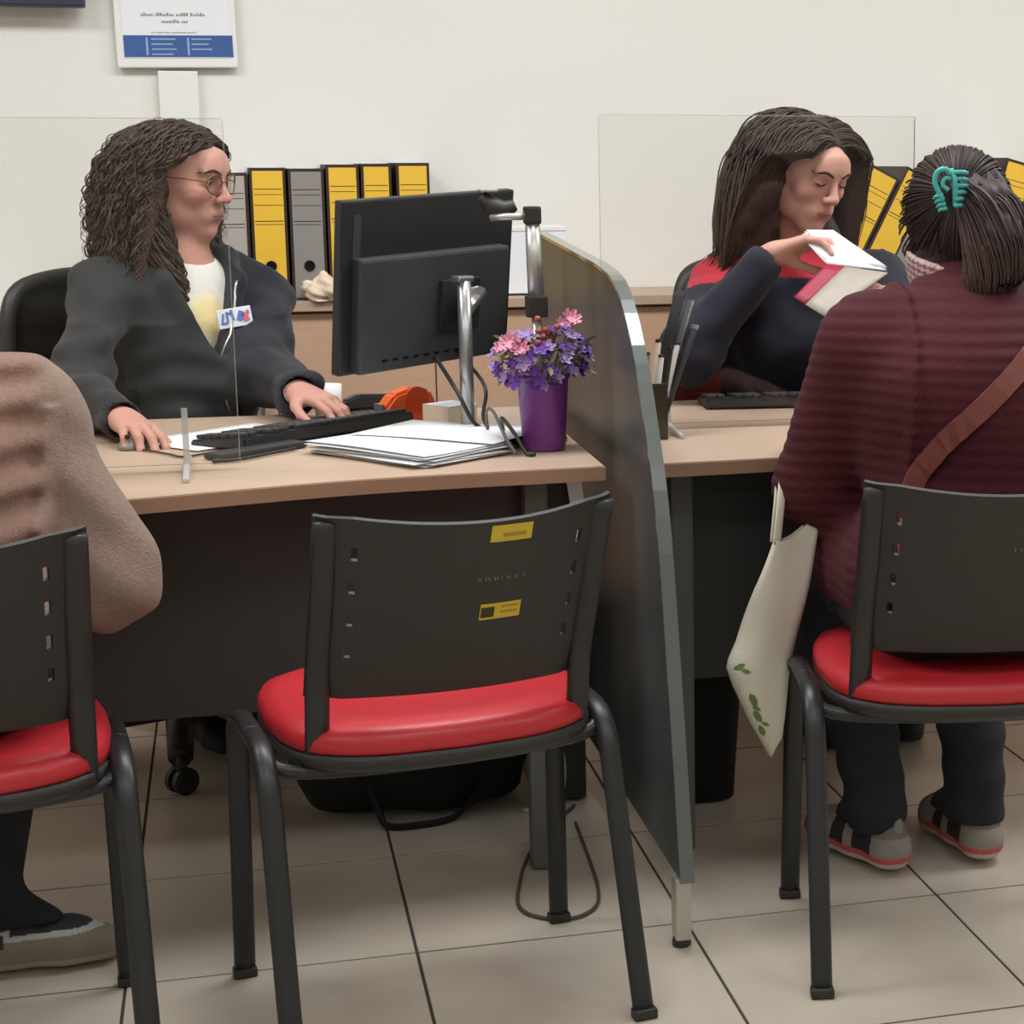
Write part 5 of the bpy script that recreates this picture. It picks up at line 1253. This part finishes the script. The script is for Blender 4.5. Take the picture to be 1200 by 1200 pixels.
# combed strands: great circles from the scalp edge to the clip
n_ = 640; rad = np.array([.086, .108, .100]); cen = np.array([0, -.014, .034])
uc = (F.inv(cl[None])[0] - cen) / rad; uc /= np.linalg.norm(uc)
u0 = q_.normal(size=(n_ * 4, 3)); u0 /= np.linalg.norm(u0, axis=1)[:, None]; u0 = u0[(u0[:, 2] > -.97) & ~((u0[:, 1] > .35) & (u0[:, 2] < .55)) & ((u0 @ uc) < .75)][:n_]
t = np.linspace(0, 1, 14)[None, :, None]; P = u0[:, None] * (1 - t) + uc * t; P /= np.linalg.norm(P, axis=2)[..., None]
low = np.clip(-P[..., 2:3], 0, 1); P = F.o + (cen + P * (rad + q_.uniform(.000, .005, (len(u0), 1, 1))) * np.concatenate([1 + .22 * low, 1 + .34 * low, 1 + .42 * low], 2)) @ F.M.T
hair_obj('combed_strand', P, q_.uniform(.0012, .0022, len(P)), M_hair, p3, HC3 * 1.1, HC3 * 1.0, 5)['kind'] = 'stuff'
tc = np.array(cr(tail, 5)); k_ = len(tc); rt_ = np.interp(np.linspace(0, 1, k_), [0, .2, .45, .7, .9, 1], [.031, .045, .049, .040, .026, .008])
n_ = 700; a_ = q_.uniform(0, 2 * PI, (n_, 1)) + np.linspace(0, 1.4, k_)[None]; rr_ = q_.uniform(.92, 1.14, (n_, 1)) * rt_[None]
P = tc[None] + np.stack([np.cos(a_) * rr_, np.sin(a_) * rr_ * .9, 0 * a_ + q_.normal(size=(n_, 1)) * .006], 2)
hair_obj('tail_strand', P, q_.uniform(.0012, .0024, n_), M_hair, p3, HC3, L3(86, 66, 62), 7)['kind'] = 'stuff'
# teal claw clip
hc = empty('hair_clip', parent=p3); M_teal = mat('teal_plastic', (70, 176, 172), .3, coat=.2)
cf = Matrix(((.98, .10, 0), (-.10, .98, 0), (0, 0, 1)))
def ck(x, y, z): return tuple(np.array((1.094, 2.800, 1.208)) + .76 * np.array((x, y, z)))
tubeo('claw_bar', cr([ck(.0, -.006, .040), ck(.004, -.018, .02), ck(.006, -.018, -.005), ck(.010, -.010, -.035)], 5), .0043, M_teal, hc, 10)
for k in range(6):
    z = .034 - .0135 * k; tubeo('tooth', cr([ck(.004, -.017, z), ck(.018, -.020, z + .001), ck(.033, -.012, z - .001), ck(.040, .004, z - .003)], 4), [.0034] * 9 + [.0030, .0026, .002, .0014], M_teal, hc, 8)
tubeo('claw_loop', cr([ck(-.002, -.012, .030), ck(-.016, -.012, .041), ck(-.030, -.006, .034), ck(-.034, -.004, .014), ck(-.026, -.007, -.006), ck(-.018, -.010, -.022)], 5), .0043, M_teal, hc, 10)
tubeo('claw_loop', cr([ck(-.004, -.016, .022), ck(-.016, -.016, .022), ck(-.020, -.014, .008), ck(-.008, -.017, -.002)], 5), .0034, M_teal, hc, 8)
for k in range(4):
    tubeo('tooth', cr([ck(-.018 + .003 * k, -.011, -.012 - .009 * k), ck(-.030 + .003 * k, -.006, -.014 - .009 * k), ck(-.034 + .004 * k, .004, -.02 - .009 * k)], 4), [.0034] * 5 + [.003, .0026, .002, .0014], M_teal, hc, 8)

# tote bag hanging from the forearm
tb = tag(empty('tote_bag', (.87, 2.90, .60)), 'white cotton tote bag hanging from the maroon sleeve beside the chair', 'bag')
to = np.array((.87, 2.90, .60))
# outline in its own slanted plane: left edge, bottom corner, right edge (x, z); depth follows
OUT = [(.840, .640), (.806, .555), (.777, .470), (.757, .430), (.768, .400), (.795, .335), (.818, .295), (.833, .268), (.852, .300), (.866, .40), (.884, .49), (.908, .60), (.926, .690)]
def tdep(x, z, s):
    c = .5 + .5 * math.sin((x - .75) * 30); t_ = np.clip((.64 - z) / .35, 0, 1)
    return 2.915 + s * (.006 + .022 * t_ * math.exp(-((z - .43) / .14) ** 2) ) + .006 * math.sin(22 * x + 14 * z)
bm = bmesh.new(); nz = 26; nx_ = 12
def span(z):
    L_ = [(.840, .640), (.806, .555), (.777, .470), (.757, .430), (.768, .395), (.795, .335), (.818, .295), (.832, .268)]; R_2 = [(.926, .690), (.908, .60), (.884, .49), (.866, .40), (.852, .300), (.836, .268)]
    l = np.interp(-z, [-p[1] for p in L_], [p[0] for p in L_]); r = np.interp(-z, [-p[1] for p in R_2], [p[0] for p in R_2]); return l, r
V = {}
for i in range(nz + 1):
    for j in range(nx_ + 1):
        u = j / nx_; zt = .640 + .05 * u ** 1.6 - .012 * math.sin(PI * u); z = zt + (.268 - zt) * i / nz; l, r_ = span(z); x = l + (r_ - l) * u
        e = math.sin(PI * min(max(u, .0), 1)) ** .5
        for s_ in (-1, 1):
            y = 2.915 + s_ * (.004 + (tdep(x, z, 1) - 2.915) * e * 1.1 if s_ > 0 else .004 + e * .022 * math.exp(-((z - .42) / .15) ** 2)) + .006 * math.sin(18 * x + 25 * z) + .004 * math.sin(60 * x - 12 * z)
            V[i, j, s_] = bm.verts.new((x - to[0], y - to[1], z - to[2]))
for s_ in (-1, 1):
    for i in range(nz):
        for j in range(nx_):
            f_ = (V[i, j, s_], V[i + 1, j, s_], V[i + 1, j + 1, s_], V[i, j + 1, s_]); bm.faces.new(f_ if s_ < 0 else f_[::-1])
for i in range(nz):
    for j in (0, nx_): bm.faces.new((V[i, j, -1], V[i, j, 1], V[i + 1, j, 1], V[i + 1, j, -1]))
for j in range(nx_): bm.faces.new((V[nz, j, -1], V[nz, j, 1], V[nz, j + 1, 1], V[nz, j + 1, -1]))
bmesh.ops.recalc_face_normals(bm, faces=bm.faces); fin(bm, 'bag_body', M_tote, tb, True, False)
tsub = lambda P: [tuple(np.array(p) - to) for p in P]
for dy in (-.006, .012):
    tubeo('strap', cr(tsub([(.843, 2.912 + dy, .632), (.853, 2.925 + dy, .69), (.868, 2.955 + dy, .738), (.906, 3.02 + dy, .778), (.950, 3.03 + dy, .806), (1.005, 3.02 + dy, .785), (1.0, 2.99 + dy, .72), (.95, 2.93 + dy, .69), (.928, 2.92 + dy, .680)]), 6), .008, M_tote, tb, 8, (1, .3, 0), .0018)
for P in ([(.770, 2.898, .432), (.784, 2.890, .440), (.795, 2.888, .428)], [(.792, 2.890, .385), (.806, 2.886, .36), (.812, 2.888, .33)], [(.805, 2.888, .335), (.815, 2.890, .31), (.824, 2.896, .29)]):
    tubeo('green_leaf_print', cr(tsub(P), 4), [.002, .005, .006, .007, .007, .006, .005, .004, .002], M_green, tb, 8, (0, 1, 0), None) if False else None
leafs = bmesh.new()
_bb = [o for o in tb.children if o.name.startswith('bag_body')][0]; _bt = BVHTree.FromPolygons([v.co for v in _bb.data.vertices], [tuple(p.vertices) for p in _bb.data.polygons])
for (x, z, a, l) in ((.775, .432, .5, .022), (.785, .425, -.3, .018), (.797, .375, -1.1, .03), (.806, .345, -1.0, .028), (.815, .318, -1.1, .024), (.803, .36, -.5, .018), (.82, .33, -.4, .016)):
    ca, sa = math.cos(a), math.sin(a); pts = []
    for (p_, q2) in ((-.5, 0), (-.2, .18), (.2, .18), (.5, 0), (.2, -.18), (-.2, -.18)):
        X_ = x + (p_ * ca - q2 * sa) * l - to[0]; Z_ = z + (p_ * sa + q2 * ca) * l - to[2]; h_ = _bt.ray_cast(Vector((X_, -.5, Z_)), Vector((0, 1, 0)))
        pts.append(Vector((X_, (h_[0].y if h_[0] else 0) - .0012, Z_)))
    leafs.faces.new([leafs.verts.new(p) for p in pts])
bmesh.ops.solidify(leafs, geom=leafs.faces[:], thickness=.0008)
fin(leafs, 'leaf_print', M_green, tb)['kind'] = 'stuff'

# ------------------------------------------------------------------ visitor in the brown sweater (left edge)
p4 = person('person in fuzzy brown sweater seated at the left edge with back to the viewer')
F = Frame((-.52, 3.00, 1.165), math.radians(8), math.radians(-12), 0)
shR, shL = np.array((-.295, 2.845, .900)), np.array((-.665, 2.80, .91)); elR, elL = np.array((-.196, 2.83, .655)), np.array((-.79, 2.80, .66)); wrR, wrL = np.array((-.33, 3.035, .645)), np.array((-.62, 3.035, .65))
hip = np.array((-.445, 2.70, .575)); chest = np.array((-.475, 2.79, .80)); nb = np.array((-.50, 2.925, 1.01))
hips4 = ((-.36, 2.72, .565), (-.54, 2.72, .565)); kn4 = ((-.365, 3.10, .51), (-.60, 3.10, .51)); an4 = ((-.425, 3.00, .125), (-.62, 3.06, .125))
G = Grid((-.95, 2.54, .03), (-.10, 3.28, 1.31), .005)
face(G, F); G.cap(F(0, -.03, -.06), nb, .052, .055, .03); G.cap(nb, nb - (0, .03, .06), .06, .09, .04)
G.cap(hip, chest, .09, .11, .05); G.cap(shR, shL, .05, .05, .05)
for a, b, c in ((shR, elR, wrR), (shL, elL, wrL)): G.cap(a, b, .046, .04, .02); G.cap(b, c, .04, .025, .015)
hand(G, wrR, (-.6, .75, -.1), (0, 0, 1), (-1, -.3, 0), (20, 25, 20)); hand(G, wrL, (.6, .75, -.1), (0, 0, 1), (1, -.3, 0), (20, 25, 20))
legs(G, hips4, kn4, an4, (.062, .050, .034))
for a, b in zip(an4, ((.08, -.005, -.075), (.02, .09, -.075))): G.cap(np.array(a), np.array(a) + b, .024, .018, .02)
G.mesh('body', M_skin, p4, face_col(F, SK2, L3(170, 88, 86), L3(206, 124, 110)))
eyes(F, p4)
G = Grid((-.95, 2.52, .52), (-.08, 3.16, 1.10), .005)
G.ell((-.445, 2.70, .62), (.20, .135, .14), None, .05); G.cap(hip + (0, 0, .06), chest, .145, .165, .08); G.ell((-.47, 2.78, .80), (.205, .14, .17), None, .08)
G.cap(chest, nb - (0, .01, .04), .155, .11, .08); G.cap(shR + (-.01, 0, -.01), shL + (.01, 0, -.01), .072, .072, .08); G.cap(nb - (0, 0, .05), nb + (0, .01, .03), .09, .072, .05)
for a, b, c in ((shR, elR, wrR), (shL, elL, wrL)): G.cap(a, b, .074, .070, .045); G.cap(b, c + (b - c) * .05, .068, .045, .03)
fs = waves(44, 10, 14, 30)
G.disp(lambda x, y, z: .004 * fs(x, y, z) + .0055 * np.sin(z * 115 + 1.3 * fs(x * .5, y * .5, z * .5) + 6 * (x + .3)) * np.clip((-.245 - x) / .03, 0, 1) * np.clip((z - .62) / .06, 0, 1)
       + .0035 * np.sin(z * 60 + 55 * x) * np.clip((x + .27) / .04, 0, 1) - .009 * np.exp(-((x + .262 - .10 * (z - .8)) / .010) ** 2) * (z < .92) * (z > .62) * (y < 2.86))
G.cap(nb - (0, 0, .02), nb + (0, .04, .14), .060, .078, .008, '-')
for w_, e_ in ((wrR, elR), (wrL, elL)):
    v_ = (w_ - e_) / np.linalg.norm(w_ - e_); G.cap(w_ - v_ * .04, w_ + v_ * .08, .032, .036, .003, '-')
G.half((0, 0, .56), (0, 0, -1))
def swc(V):
    x, y, z = V.T; w = np.clip((x + .285) / .06, 0, 1)[:, None]; return L3(132, 101, 88) * (1 - w) + L3(138, 118, 104) * w
G.mesh('sweater', M_fuzzy, p4, swc)
G = Grid((-.76, 2.56, .05), (-.22, 3.24, .72), .006)
G.ell((-.445, 2.70, .575), (.185, .125, .105), None, .04); legs(G, hips4, kn4, an4, (.098, .076, .060), .04)
for a, b in zip(an4, ((.095, -.005, -.055), (.02, .09, -.055))): G.cap(np.array(a), np.array(a) - (0, .004, .05), .054, .050, .02); G.cap(np.array(a), np.array(a) + b, .044, .030, .02)
G.disp(lambda x, y, z: .004 * fw_(x, y, z)); G.half((0, 0, .078), (0, 0, -1)); G.half((-.44, 2.66, .474), (0, -.25, -1), 0, (-.8, 2.5, .40), (-.1, 2.82, .7))
G.mesh('trousers', mat('black_trousers', (24, 24, 26), .9, bump=.15, scale=300), p4)
def tr4(a, b, c):
    o = np.tile(L3(126, 116, 100), (len(a), 1)); o[(c > .055)] = L3(176, 178, 172); o[((c > .045) & (a < .45) & (c < .066)) | ((c > .062) & (a > .48))] = L3(44, 44, 46); o[c < .018] = L3(150, 138, 120); return o
shoe(p4, (-.525, 3.005, .004), (-.222, 2.995, .004), tr4, 'sneaker', h=.10, w=.05); shoe(p4, (-.63, 3.0, .004), (-.60, 3.26, .004), tr4, 'sneaker')
G = Grid((-.66, 2.86, 1.0), (-.38, 3.14, 1.31), .006)
G.ell(F(0, -.014, .034), (.086, .106, .100), F.M, .02); G.ell(F(0, -.04, -.045), (.080, .072, .07), F.M, .03); G.ell(F(0, .085, -.04), (.066, .080, .105), F.M, .012, '-'); G.disp(lambda x, y, z: .003 * hw(x, y, z))
G.mesh('hair', M_hair, p4, lambda V: np.tile(L3(70, 58, 52), (len(V), 1)))
